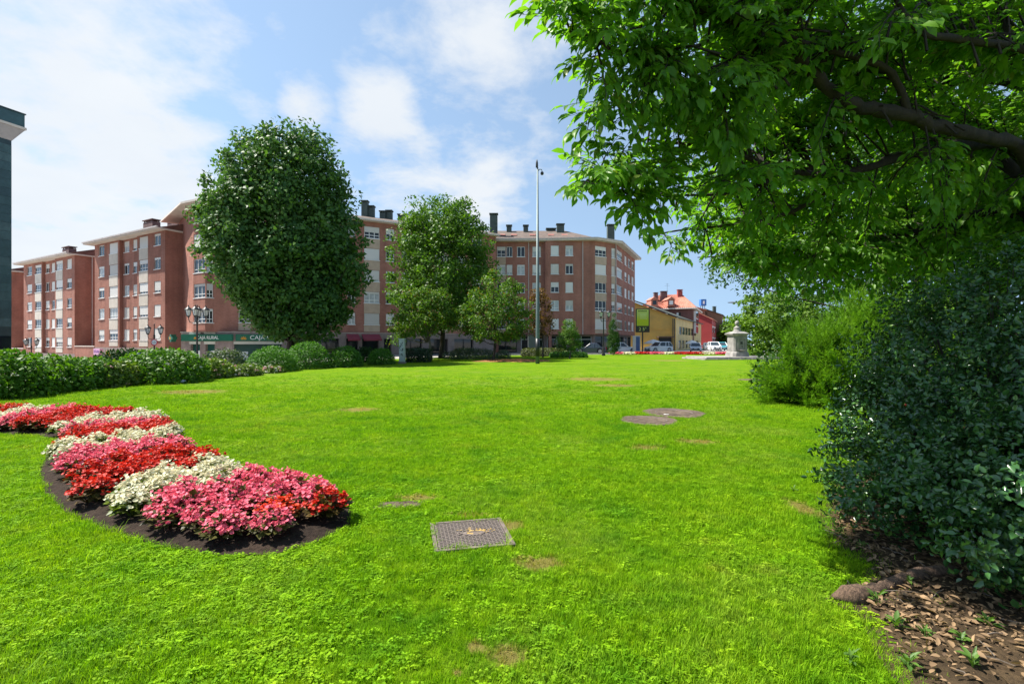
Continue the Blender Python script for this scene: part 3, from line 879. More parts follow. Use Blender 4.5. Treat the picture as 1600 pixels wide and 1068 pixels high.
def offv(pts, k):
    out = []
    for i, p in enumerate(pts):
        ns = []
        if i > 0: d = (p-pts[i-1]).normalized(); ns.append(Vector((d.y,-d.x)))
        if i < len(pts)-1: d = (pts[i+1]-p).normalized(); ns.append(Vector((d.y,-d.x)))
        n = sum(ns, Vector((0,0))).normalized(); out.append(p + n*k/max(.5, n.dot(ns[0])))
    return out
front = [E0, Vector((E1.x, E1.y)), E2, E3, E4]
ev = offv(front, ov); ev[4] = ev[4] + (E4-E3).normalized()*.9
slab('eave', ev + [BK[0], BK[1]], WT, WT+.2, EAVE, root)
gt = offv(front, ov+.1); gt[4] = gt[4] + (E4-E3).normalized()*.9; gi_ = offv(front, ov-.08); gi_[4] = gi_[4] + (E4-E3).normalized()*.9
mb = MB()
for i in range(4):
    a, b_, c, d = gt[i]-o2, gt[i+1]-o2, gi_[i+1]-o2, gi_[i]-o2
    mb.prism([a, b_, c, d], WT+.202, WT+.36)
fix_z(root, mb.build('gutter', PIPE, root))
rg = [Vector((E0.x-1, E0.y+7)), Vector((6.5, E1.y+7)), Vector((8.3, E2.y+7.5)), Vector((9.8, E3.y+6.5)), Vector((15.5, E4.y-1))]
hz = [3.0, 3.0, 3.0, 2.6, 1.8]
mb = MB(); z = WT+.21
for i in range(4):
    a, b_, c, d = gi_[i]-o2, gi_[i+1]-o2, rg[i+1]-o2, rg[i]-o2
    mb.add([(a.x,a.y,z),(b_.x,b_.y,z),(c.x,c.y,z+hz[i+1]),(d.x,d.y,z+hz[i])], [(0,1,2,3)])
bk = [Vector((E0.x, E0.y+14))-o2, Vector((E4.x-7, E4.y+4))-o2]
q = [p-o2 for p in rg]
mb.add([(q[0].x,q[0].y,z+3),(q[1].x,q[1].y,z+3),(q[2].x,q[2].y,z+3),(q[3].x,q[3].y,z+2.6),(q[4].x,q[4].y,z+1.8),(bk[1].x,bk[1].y,z),(bk[0].x,bk[0].y,z)], [(0,1,2,3,4,5,6)])
fix_z(root, mb.build('roof', ROOFT, root))
for px, py, w, Y, zb in ((771.5,334,1.15,76,17.2),(795.5,352,.8,80,18.6),(821.5,352,.75,80,18.8),(858,357,.9,81,19.0),(865,357,.6,81,19.0),(875.5,350,1.15,79,18.2),(954,351,1.1,80,17.4)):
    q = XY(px, Y); zt = CAMZ - (py-534)/F*Y
    chimney(root, (q.x, q.y, zb), w, .9, zt-zb-.34, 0, CHIM)
SKY = M_plain('rooflight_frame', (.30,.12,.09), .6, .2, 2)
for px in (785, 803, 832, 861, 882):
    Y = 76.6; q = XY(px, Y); zz_ = z + 3.0*(Y-(E0.y-ov))/(7+ov) + .02
    w = MB(); w.box(-.45,.45,-.5,.5,0,.1, M=Matrix.Rotation(math.atan2(3.0,7.95),4,'X')); w.build('rooflight', SKY, root, (q.x-o2.x, q.y-o2.y, zz_-.0))

# ---------- dark teal tower at the left edge
TEAL = M_plain('teal_slate_tile', (.035,.085,.095), .35, .35, .9, .15)
TEALD = M_plain('teal_band', (.02,.045,.05), .35, .3, .9)
root = thing('tower_block', 'dark teal tiled tower at the left edge of the photo', 'building', (-46.44, 46.2, -2.6))
d = Vector((.32, .947)).normalized()      # its visible face runs away from us
n_ = Vector((-d.y, d.x))
zt = P(18, 220, 46.2).z + 2.6
L_ = 22
def tp(u, v): q = d*u - n_*v; return (q.x, q.y)
w = MB(); w.prism([tp(-L_,0), tp(0,0), tp(0,-14), tp(-L_,-14)], 0, zt); w.build('wall', TEALD, root)
m, nt, b = new_mat('teal_tile'); oi = nt.nodes.new('ShaderNodeObjectInfo'); nq = nnoise(nt, 2.2, 6, .7)
nt.links.new(mrgb(nt, ramp(nt, oi.outputs['Random'], [(0,(.025,.062,.070)),(.5,(.040,.092,.098)),(1,(.062,.115,.118))]), ramp(nt, nq.outputs['Fac'], [(.3,(.6,.65,.65)),(.7,(1.25,1.2,1.2))]), 1.0, 'MULTIPLY'), b.inputs['Base Color'])
b.inputs['Roughness'].default_value = .4
me_t = MB(); me_t.box(.012, 1.188, -.035, -.004, .012, .788); me_t = me_t.mesh('tile', m)
angf = math.atan2(d.y, d.x)
for i in range(6):
    for j in range(int(zt/.8)):
        if 2.4 < j*.8 < 5.0: continue
        q = -d*(1.2*(i+1)); link('tile', me_t, root, (q.x, q.y, j*.8), angf)
for k in range(4):
    w = MB(); w.box(-1.8*(k+1)+.06, -1.8*k-.06, -.05, -.004, 3.3, 4.75); w.build('glazing', GLASS, root, (0,0,0), angf)
w = MB(); w.box(-L_, .0, -.09, -.002, 2.42, 3.24); w.build('dark_band', TEALD, root, (0,0,0), angf)
w = MB(); w.prism([tp(-L_,.02), tp(.02,.02), tp(.02,-14), tp(-L_,-14)], zt+.002, zt+1.2, top=[tp(-L_,.55), tp(.75,.55), tp(.75,-14), tp(-L_,-14)]); w.build('soffit', M_plain('soffit_grey', (.40,.36,.36), .7, .1, 1), root)
w = MB(); w.prism([tp(-L_,.62), tp(.82,.62), tp(.82,-14), tp(-L_,-14)], zt+1.202, zt+1.42); w.build('cornice', EAVE, root)
w = MB(); w.prism([tp(-L_,.52), tp(.72,.52), tp(.72,-14), tp(-L_,-14)], zt+1.422, zt+2.62); w.build('parapet', TEAL, root)
w = MB(); w.prism([tp(-L_,.60), tp(.80,.60), tp(.80,-14), tp(-L_,-14)], zt+2.622, zt+2.72); w.build('coping', TEALD, root)

# ---------- yellow workshop
YEL = M_plain('ochre_render', (.76,.47,.13), .85, .16, .35, .15, c2=(.78,.46,.10))
YEL2 = M_plain('cream_render', (.62,.47,.22), .85, .12, .4, .1)
Y0 = XY(985, 93); Y1 = XY(1056, 92); Y2 = XY(1095.5, 126)
root = thing('workshop', 'ochre yellow gabled workshop behind the white parked car', 'building', (Y1.x, Y1.y, 0))
o2 = Vector((Y1.x, Y1.y)); a, c = Y0-o2, Y2-o2
zL = P(992, 473, 93).z; zR = 6.1
w = MB(); w.add([(a.x,a.y,-.3),(0,0,-.3),(0,0,zR),(a.x,a.y,zL+.4)], [(0,1,2,3)]); w.build('gable_wall', YEL, root)
w = MB(); w.add([(a.x,a.y-.1,3.9),(-.02,-.1,3.9),(-.02,-.1,4.05),(a.x,a.y-.1,4.05),(a.x,a.y,3.9),(-.02,0,3.9),(-.02,0,4.05),(a.x,a.y,4.05)], [(0,1,2,3),(3,2,6,7),(0,4,5,1)]); w.build('string_course', YEL, root)
dd = c.normalized(); LL = c.length
ops = [(hit(Y1,dd,p0), hit(Y1,dd,p1), 3.05, 4.55) for p0, p1 in ((1061.5,1065.5),(1066.3,1070.3),(1071,1074.8),(1075.5,1079.3),(1080,1083.5),(1084.2,1087.8))]
ops += [(hit(Y1,dd,p0), hit(Y1,dd,p1), .3, 1.9) for p0, p1 in ((1060.5,1064.5),(1066,1069.5),(1071.5,1074.5),(1077,1080),(1082,1085),(1088,1091))]
w = MB(); wall_face(w, (0,0), c, -.3, zR, ops, .25); w.build('front_wall', YEL2, root)
for op in ops:
    q = dd*op[0]; p = MB(); p.box(.03, op[1]-op[0]-.03, .12, .16, op[2]+.03, op[3]-.03); pw = p.build('window', GLASS, root, (q.x,q.y,0), math.atan2(dd.y,dd.x))
    f = MB(); ww = op[1]-op[0]; f.box(ww/2-.05, ww/2+.05, .06, .118, op[2]+.01, op[3]-.01); f.box(0.03, ww/2-.06, .06, .115, (op[2]+op[3])/2-.04, (op[2]+op[3])/2+.04); f.build('frame', CHIM, pw)
w = MB(); w.add([(c.x,c.y,-.3),(c.x-12,c.y+2,-.3),(c.x-12,c.y+2,zL),(c.x,c.y,zR)], [(0,1,2,3)]); w.build('back_wall', YEL, root)
nn = Vector((-dd.y, dd.x)); sl_ = (zL+.4-zR)/a.length
w = MB()
f0, f1 = Vector((0,0))-dd*.4-nn*.5, c+dd*.3-nn*.5; r0, r1 = a-dd*.4, c+nn*a.length*.9
w.add([(f0.x,f0.y,zR-.1),(f1.x,f1.y,zR-.1),(r1.x,r1.y,zL+.3),(r0.x,r0.y-.3,zL+.5),(f0.x,f0.y,zR+.1),(f1.x,f1.y,zR+.1),(r1.x,r1.y,zL+.5),(r0.x,r0.y-.3,zL+.7)],
      [(0,3,2,1),(4,5,6,7),(0,1,5,4),(1,2,6,5),(2,3,7,6),(3,0,4,7)]); w.build('roof', M_plain('roof_dark_green', (.05,.06,.05), .8, .3, 1), root)
for k, px in enumerate((1051.5, 1054.0)):
    q = XY(px, 91.6); p = MB(); p.tube([(0,0,-.2),(0,0,5.9)], .09, 8); p.build('downpipe', CHIM, root, (q.x-o2.x, q.y-o2.y, 0))
p = MB(); p.box(-3.0, 0, -1.2, 0, 2.45, 2.6); q = XY(1052, 92); p.build('canopy', CHIMR, root, (q.x-o2.x-.1, q.y-o2.y-.06, 0))
p = MB(); p.box(-2.6, -.2, -.06, -.01, 0, 2.4); p.build('gate', DARK, root, (q.x-o2.x-.1, q.y-o2.y-.02, 0))

# ---------- brick house with orange tile roof behind the workshop
TILE = M_plain('orange_roof_tile', (.40,.140,.090), .85, .2, 1.2, .2, c2=(.44,.17,.12))
H0 = XY(1000, 118); H1 = XY(1083, 112); H2 = XY(1092, 128)
root = thing('brick_house', 'brick house with orange tiled hip roof and two dormers', 'building', (H1.x, H1.y, 0))
o2 = Vector((H1.x, H1.y)); a, c = H0-o2, H2-o2; zt = P(1083, 482, 112).z
w = MB(); da = (-a).normalized(); L0 = a.length
ops = [(hit(H0,da,p0), hit(H0,da,p1), zt-2.3, zt-.8) for p0, p1 in ((1026,1033),(1040,1047.5),(1057,1064))]
wall_face(w, a, (0,0), 0, zt, ops, .2); dc = c.normalized()
ops_b = [(hit(H1,dc,1084), hit(H1,dc,1087.5), zt-5.5, zt-.4)]
wall_face(w, (0,0), c, 0, zt, ops_b, .2); bkp = c + a
w.add([(c.x,c.y,0),(bkp.x,bkp.y,0),(bkp.x,bkp.y,zt),(c.x,c.y,zt)], [(0,1,2,3)]); w.add([(bkp.x,bkp.y,0),(a.x,a.y,0),(a.x,a.y,zt),(bkp.x,bkp.y,zt)], [(0,1,2,3)])
w.build('wall', M_brick('brick_house_wall', (.20,.085,.075), (.17,.07,.065), (.2,.12,.1)), root)
for op in ops:
    q = a + da*op[0]; p = MB(); p.box(.02, op[1]-op[0]-.02, .1, .14, op[2]+.02, op[3]-.02); pw = p.build('window', GLASS, root, (q.x,q.y,0), math.atan2(da.y,da.x))
    p = MB(); ww = op[1]-op[0]; p.box(0, ww*.45, .03, .098, op[2]+.01, op[3]-.01); p.box(0, ww, .03, .097, op[2]-.0, op[2]+.1); p.build('shutter', PVC, pw)
p = MB(); op = ops_b[0]; p.box(0, op[1]-op[0], -.5, .1, op[2], op[3]); gq = dc*op[0]
gb = p.build('glazed_gallery', PVC, root, (gq.x,gq.y,0), math.atan2(dc.y,dc.x))
p = MB()
for k in range(3):
    for j in range(3):
        ww = (op[1]-op[0])/3; hh = (op[3]-op[2])/3
        p.box(k*ww+.06, (k+1)*ww-.06, -.515, -.503, op[2]+j*hh+.08, op[2]+(j+1)*hh-.08)
p.build('pane', GLASS, gb)
e = .8; n1 = Vector((da.y,-da.x)); n2 = Vector((dc.y,-dc.x))
c0, c1, c2_, c3 = a-da*e+n1*e, n1*e+n2*e, c+dc*e+n2*e, bkp-da*e+dc*e
slab('eave', [Vector((p.x+o2.x, p.y+o2.y)) for p in (c0,c1,c2_,c3)], zt, zt+.25, EAVE, root)
zr = P(1045, 460, 120).z
m0 = XY(1030, 122)-o2; m1 = XY(1066, 120)-o2
w = MB(); zb = zt+.26
w.add([(c0.x,c0.y,zb),(c1.x,c1.y,zb),(c2_.x,c2_.y,zb),(c3.x,c3.y,zb),(m0.x,m0.y,zr),(m1.x,m1.y,zr)], [(0,1,5,4),(1,2,5),(2,3,4,5),(3,0,4)]); w.build('roof', TILE, root)
# rows of roll tiles on the front slope, each rib a raised course running to the ridge
for k in range(30):
    t = (k+.5)/30; b0 = Vector((*(c0.lerp(c1, t)), zb+.03)); tt = m0.lerp(m1, t); b1 = Vector((*tt, zr+.03))
    p = MB(); p.tube([b0, b1], .085, 5); p.build('tile_course', TILE, root)
for px in (1022, 1048):
    q = XY(px, 114.0)-o2; zz_ = P(px, 472, 114).z
    p = MB(); p.box(-.75,.75,-.3,3.5,-1.0,.55); dm = p.build('dormer', TILE, root, (q.x,q.y,zz_))
    p = MB(); p.add([(-.95,-.5,.55),(.95,-.5,.55),(0,-.5,1.25),(-.95,4.0,.55),(.95,4.0,.55),(0,4.0,1.25)], [(0,1,2),(0,2,5,3),(1,4,5,2),(0,3,4,1)]); p.build('dormer_roof', TILE, dm)
    p = MB(); p.box(-.42,.42,-.34,-.305,-.55,.35); p.build('window', GLASS if px == 1022 else PVC, dm)
for px, py, w_, m_ in ((1024.5,457,.9,CHIMR),(1037,455,1.5,CHIMR),(1062,452.5,1.1,M_plain('red_brick_stack',(.30,.06,.05),.8,.15,2))):
    q = XY(px, 119); z1 = CAMZ-(py-534)/F*119
    chimney(root, (q.x,q.y,zr-1.6), w_, .8, z1-zr+1.3, 0, m_)
p = MB(); q = XY(1042.5,119); p.tube([(0,0,0),(0,0,3.2)], .03, 5); p.tube([(-.6,0,2.6),(.6,0,2.6)], .02, 4); p.tube([(-.4,0,3.0),(.4,0,3.0)], .02, 4)
p.build('antenna', CHIM, root, (q.x-o2.x,q.y-o2.y,zr-.6))

# ---------- red house and brown house further down the street
def simple_house(label, A, B, C, z_, slope, wall, roofm, wins, name='town_house'):
    root = thing(name, label, 'building', (A.x, A.y, 0)); o = Vector((A.x, A.y)); b_, c = B-o, C-o; d = c+Vector((0,0))-b_
    w = MB(); bc = (c-b_); d1 = b_.normalized()
    ops = []
    for (u0,u1,v0,v1) in wins: ops.append((u0*bc.length, u1*bc.length, v0, v1))
    dx = a4 = c - b_
    w.add([(0,0,0),(b_.x,b_.y,0),(b_.x,b_.y,z_),(0,0,z_+slope)], [(0,1,2,3)])
    wall_face(w, b_, c, 0, z_, ops, .2)
    w.add([(c.x,c.y,0),(c.x-b_.x,c.y-b_.y,0),(c.x-b_.x,c.y-b_.y,z_+slope),(c.x,c.y,z_)], [(0,1,2,3)])
    w.build('wall', wall, root)
    dn = bc.normalized(); ang = math.atan2(dn.y, dn.x)
    for op in ops:
        q = b_ + dn*op[0]; p = MB(); p.box(.02, op[1]-op[0]-.02, .08, .12, op[2]+.02, op[3]-.02); pw = p.build('window', GLASS, root, (q.x,q.y,0), ang)
        p = MB(); ww = op[1]-op[0]; p.box(ww*.5-.04, ww*.5+.04, .03, .078, op[2], op[3]); p.box(0, ww, .03, .077, op[3]-.35, op[3]); p.build('frame', PVC, pw)
    e = d1*.4; f = -dn*.4
    w = MB()
    q = [b_+e+f, c+e-f*1, c-b_-e-f*1, Vector((0,0))-e+f]; zs = [z_-.12, z_-.12, z_+slope+.12, z_+slope+.12]
    w.add([(q[i].x,q[i].y,zs[i]+.02) for i in range(4)] + [(q[i].x,q[i].y,zs[i]+.24) for i in range(4)], [(0,1,2,3),(4,7,6,5),(0,4,5,1),(1,5,6,2),(2,6,7,3),(3,7,4,0)]); w.build('roof', roofm, root)
    return root
REDP = M_plain('red_paint', (.30,.03,.03), .7, .12, .5)
GREYR = M_plain('grey_render', (.38,.36,.35), .8, .12, .6)
BROWNR = M_brick('brown_brick_far', (.24,.12,.08), (.2,.10,.07), (.22,.15,.11))
simple_house('narrow red painted house between the yellow workshop and brown house', XY(1086,135), XY(1112.5,133), XY(1119,150), P(1112,499,133).z, 2.3, REDP, TILE,
             [(.1,.4,4.2,6),(.5,.85,4.2,6),(.1,.4,.8,2.9),(.5,.85,.8,2.9)])
rt = simple_house('brown brick house at the end of the street beside the fountain', XY(1104,152), XY(1128,152), XY(1133,170), P(1128,492,152).z, 1.6, BROWNR, ROOFT,
             [(.1,.4,7,8.6),(.5,.85,7,8.6),(.1,.4,4,5.6),(.5,.85,4,5.6),(.1,.85,.6,2.6)])
rt2 = simple_house('red roofed brick house below the blue rooftop box', XY(1082,146), XY(1101,146), XY(1104,160), P(1101,484,146).z, 1.0, BROWNR, TILE, [(.2,.7,8,9.5)])
q = XY(1098, 150); p = MB(); p.box(-.8,.8,-.8,.8,0,1.9); zq = P(1098,477.5,150).z
bx = p.build('rooftop_box', M_plain('blue_panel', (.03,.14,.42), .5, .15, 1), None, (q.x,q.y,zq)); props(bx, 'blue box sign standing on the roof behind the red house', 'sign')
p = MB(); p.box(-.25,.25,-.83,-.803,.5,1.4); p.build('white_mark', WHITE, bx)
p = MB(); p.tube([(0,0,-1.8),(0,0,.01)], .12, 8); p.tube([(-.6,0,-1.8),(-.6,0,.01)], .08, 6); p.tube([(.6,0,-1.8),(.6,0,.01)], .08, 6); p.build('mast', CHIM, bx)
q = XY(1116, 158); chimney(rt, (q.x,q.y,P(1116,488,158).z), .9, .8, 1.6, 0, CHIM)
# ================================================================== VEGETATION
BARK = M_bark('bark_grey', (.10,.08,.06), (.19,.155,.125))
BARKC = M_bark('cherry_bark', (.008,.006,.005), (.030,.021,.016), 9)
BARKD = M_bark('bark_dark', (.020,.015,.012), (.055,.042,.033))
def fill_crown(prof, Y, n_clump, per, rc, r, shell=.62, gap=None, flat=.75):
    """prof: (py, pxL, pxR) rows of a crown seen at depth Y -> clump centres and leaf positions in metres"""
    rows = sorted([(P(0, py, Y).z, P(l, py, Y).x, P(rr, py, Y).x) for py, l, rr in prof])
    zs = np.array([q[0] for q in rows]); cx = np.array([(q[1]+q[2])/2 for q in rows]); hw = np.array([(q[2]-q[1])/2 for q in rows])
    wz = np.maximum(hw, .2)**1.4
    grid = np.linspace(zs[0], zs[-1], 200); pdf = np.interp(grid, zs, wz); cdf = np.cumsum(pdf)/pdf.sum()
    z = np.interp(r.random(n_clump), cdf, grid)
    z = zs[0] + .35*rc + (z-zs[0])*(1 - 1.25*rc/max(1e-3, zs[-1]-zs[0]))
    rad = np.maximum(np.interp(z, zs, hw) - .72*rc, .15); c0 = np.interp(z, zs, cx)
    rho = np.where(r.random(n_clump) < .72, shell + (1-shell)*r.random(n_clump), np.sqrt(r.random(n_clump))*shell)
    bold = r.random(n_clump) < .16; rho = np.where(bold, 1.0 + .17*r.random(n_clump), rho)
    an = r.random(n_clump)*2*np.pi
    C = np.stack([c0 + np.cos(an)*rad*rho*.95, Y + np.sin(an)*rad*rho*.95, z], 1)
    axis = np.stack([c0, np.full(n_clump, Y), z - rad*.35], 1)
    out = norm(C - axis)
    cnt = r.integers(int(per*.6), int(per*1.4), n_clump); cnt = np.where(bold, cnt//3, cnt)
    idx = np.repeat(np.arange(n_clump), cnt)
    g3 = r.normal(size=(len(idx), 3)); g3 = g3*np.minimum(1, 1.75/np.maximum(np.linalg.norm(g3, axis=1, keepdims=True), 1e-6))
    off = g3 * (rc * np.where(bold, .5, .6 + .8*r.random(n_clump)))[idx][:,None] * np.array([1,1,flat])*.55
    pos = C[idx] + off + out[idx]*rc*.25
    return C, out, pos, idx, off
def make_tree(name, label, prof, Y, base, trunk_r, mat, bark, seed, n_clump, per, rc, leaf, T=T_BROAD, aspect=.72, group=None, n_limb=16, droop=.25, cat='tree', trunks=1, shell=.62, flat=.75):
    r = np.random.default_rng(seed)
    C, out, pos, idx, off = fill_crown(prof, Y, n_clump, per, rc, r, shell, flat=flat)
    root = thing(name, label, cat, base, 0, group); b = np.array(base)
    n = len(pos)
    nr = norm(norm(off)*1.0 + out[idx]*.6 + np.array([0,0,.55]) + r.normal(size=(n,3))*.38)
    ax = norm(r.normal(size=(n,3)) + out[idx]*.8 + np.array([0,0,-droop]))
    ln = leaf*(.65 + .7*r.random(n))
    me = leaves_mesh('crown', T, pos-b, ax, nr, ln, ln*aspect, mat)
    link('crown', me, root)
    # trunk and limbs
    mb = MB(); top = C[:,2].max(); zc = np.median(C[:,2]); xc = np.median(C[:,0]); zmin = C[:,2].min()
    for k in range(trunks):
        ox = (k-(trunks-1)/2)*trunk_r*2.2
        pts = [(ox*.5, 0, -.15), (ox*.55, 0, trunk_r*1.5)]
        for t in np.linspace(.1, 1, 7): pts.append((ox + (xc-b[0])*t + .12*math.sin(5*t+k), .1*math.cos(4*t+k), (zc + (top-zc)*.55 - b[2])*t))
        rads = [trunk_r*1.5, trunk_r*1.1] + [trunk_r*(1-.85*t) for t in np.linspace(.08, 1, 7)]
        mb.tube(pts, rads, 9)
    mb.build('trunk', bark, root, smooth_=True)
    lm = MB()
    for k in r.choice(n_clump, min(n_limb, n_clump), replace=False):
        e = Vector(C[k]-b); zs0 = max(.25*e.z, min(e.z*.72, (zmin-b[2])*.8 + .3)); s = Vector(((xc-b[0])*zs0/max(1, zc-b[2]), 0, zs0))
        mid = s.lerp(e, .5) + Vector((0, 0, -.12*(e-s).length))
        lm.tube([s, s.lerp(mid, .6), mid.lerp(e, .4), e], [trunk_r*.38, trunk_r*.28, trunk_r*.17, trunk_r*.05], 6)
    lm.build('limbs', bark, root, smooth_=True)
    return root

L_LIND = M_leaf('linden_leaf', (.026,.085,.028), (.100,.195,.036), .50, .30, .22, big=.3, bigscale=.45)
L_TREE2 = M_leaf('lime_leaf', (.030,.092,.013), (.125,.235,.022), .5, .34, .2, big=.3, bigscale=.4)
L_MAPLE = M_leaf('maple_leaf', (.034,.098,.013), (.125,.220,.022), .5, .40, .2, big=.35, bigscale=.5, warm=(.16,.085,.02), warmamt=.05)
L_MAPLER = M_leaf('copper_leaf', (.09,.05,.018), (.20,.105,.03), .5, .38, .2, big=.3)
L_BRIGHT = M_leaf('street_tree_leaf', (.035,.11,.014), (.16,.26,.025), .5, .38, .2, big=.4, bigscale=.25)
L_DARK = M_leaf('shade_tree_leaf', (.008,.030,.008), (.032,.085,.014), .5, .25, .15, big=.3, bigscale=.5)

prof1 = [(y_, l_+16, r_-6) for y_, l_, r_ in [(170,436,448),(188,410,470),(208,384,502),(240,352,532),(280,330,548),(320,312,560),(360,308,572),(400,312,576),(430,324,574),(465,345,566),(495,372,552),(520,392,530),(540,408,506)]]
b1 = XY(453, 38)
make_tree('linden_tree', 'largest tree on the lawn edge, dark green egg-shaped linden', prof1, 38, (b1.x, b1.y, 0), .30, L_LIND, BARKD, 11, 560, 150, 1.15, .29, n_limb=30, trunks=1)
prof2 = [(298,668,708),(316,642,734),(345,624,758),(375,612,774),(410,602,780),(440,598,780),(470,604,772),(500,630,750),(518,650,735)]
b2 = XY(690, 50)
make_tree('lime_tree', 'round mid-green tree behind the small maples', prof2, 50, (b2.x, b2.y, 0), .28, L_TREE2, BARKD, 12, 360, 110, 1.1, .27, n_limb=20, droop=-.4)
prof3 = [(442,652,676),(455,632,700),(475,615,712),(495,606,716),(515,604,714),(530,606,640),(538,612,632)]
b3 = XY(673, 43.5)
make_tree('maple_tree', 'small spreading maple with thin trunk beside the dark box hedge', prof3, 43.5, (b3.x, b3.y, 0), .11, L_MAPLE, BARK, 13, 150, 75, .6, .19, n_limb=14)
prof4 = [(412,766,772),(424,760,778),(440,748,806),(455,734,824),(470,722,832),(490,712,836),(510,712,836),(525,722,826),(535,742,808)]
b4 = XY(771, 42.5)
make_tree('maple_tree', 'small layered maple with upright tips on the bark mulch', prof4, 42.5, (b4.x, b4.y, 0), .12, L_MAPLE, BARKD, 14, 190, 75, .55, .18, n_limb=16)
prof5 = [(440,838,846),(460,828,858),(485,824,866),(510,824,868),(526,830,864)]
b5 = XY(848, 52)
make_tree('copper_maple', 'thin reddish brown maple half hidden behind the tall pole', prof5, 52, (b5.x, b5.y, 0), .09, L_MAPLER, BARKD, 15, 60, 42, .6, .2, n_limb=10)
profs = [(496,884,892),(508,877,902),(522,870,908),(538,867,911),(550,874,906)]
bs = XY(890, 48)
make_tree('conical_shrub', 'loose green cone-shaped shrub between tall pole and street lamp', profs, 48, (bs.x, bs.y, 0), .07, L_TREE2, BARK, 16, 120, 60, .3, .11, n_limb=8, cat='shrub')
profc = [(488,956,960),(500,953,963),(515,951,966),(535,949,969),(552,949,969)]
bc_ = XY(958.5, 61)
L_CYP = M_leaf('cypress_leaf', (.018,.060,.012), (.06,.135,.02), .6, .2, .2)
make_tree('columnar_cypress', 'narrow column of bright green cypress in front of the brick corner', profc, 61, (bc_.x, bc_.y, 0), .08, L_CYP, BARK, 17, 150, 60, .3, .13, aspect=.4, n_limb=4, droop=-1.5, cat='tree', shell=.75)
# right-hand street tree and the dark trees behind the shrubs
prof6 = [(452,1180,1240),(462,1160,1290),(478,1146,1330),(500,1140,1350),(520,1142,1350),(545,1150,1340),(566,1165,1325)]
b6 = XY(1240, 58)
make_tree('street_tree', 'bright green spreading tree right behind the stone fountain', prof6, 58, (b6.x, b6.y, 0), .25, L_BRIGHT, BARKD, 18, 330, 80, 1.1, .32, n_limb=18, flat=.45)
prof7 = [(60,1250,1500),(150,1150,1650),(250,1095,1720),(320,1070,1750),(370,1075,1760),(420,1120,1740),(460,1200,1700),(490,1280,1640)]
b7 = XY(1440, 26)
make_tree('spreading_tree', 'broad dark tree behind the yew bush, crown merging with the cherry', prof7, 26, (b7.x, b7.y, 0), .22, M_leaf('second_cherry_leaf_shaded', (.012,.045,.008), (.055,.13,.016), .5, .35, .2, big=.35, bigscale=.7), BARKD, 19, 620, 85, 1.1, .21, T=T_LEAF, aspect=.5, n_limb=24, droop=.6)  # leaf colour darkened: the deep shade below the canopy is put into it
prof8 = [(200,1560,1900),(320,1450,2000),(420,1380,2050),(500,1370,2050),(560,1400,2050),(620,1450,2000)]
b8 = XY(1680, 22)
make_tree('dark_tree', 'dense dark tree filling the gap behind the holly', prof8, 22, (b8.x, b8.y, 0), .3, L_DARK, BARKD, 20, 420, 85, 1.2, .26, n_limb=16)
for lab, px, Y, top, hw_, seed in (('far rounded tree beyond the brown house roof', 1142, 150, 497, 14, 31), ('far wide tree between street tree and yew bush', 1215, 105, 490, 40, 32), ('tall far tree hidden right of the yew bush', 1420, 90, 455, 60, 33)):
    pr = [(top, px-hw_*.4, px+hw_*.4), (top+12, px-hw_*.8, px+hw_*.8), (top+28, px-hw_, px+hw_), (top+42, px-hw_*.8, px+hw_*.8)]
    b = XY(px, Y); make_tree('far_tree', lab, pr, Y, (b.x, b.y, 0), .3, L_BRIGHT if px != 1420 else L_DARK, BARKD, seed, 70, 60, Y*.016, Y*.0055, group='trees far down the street', n_limb=6)

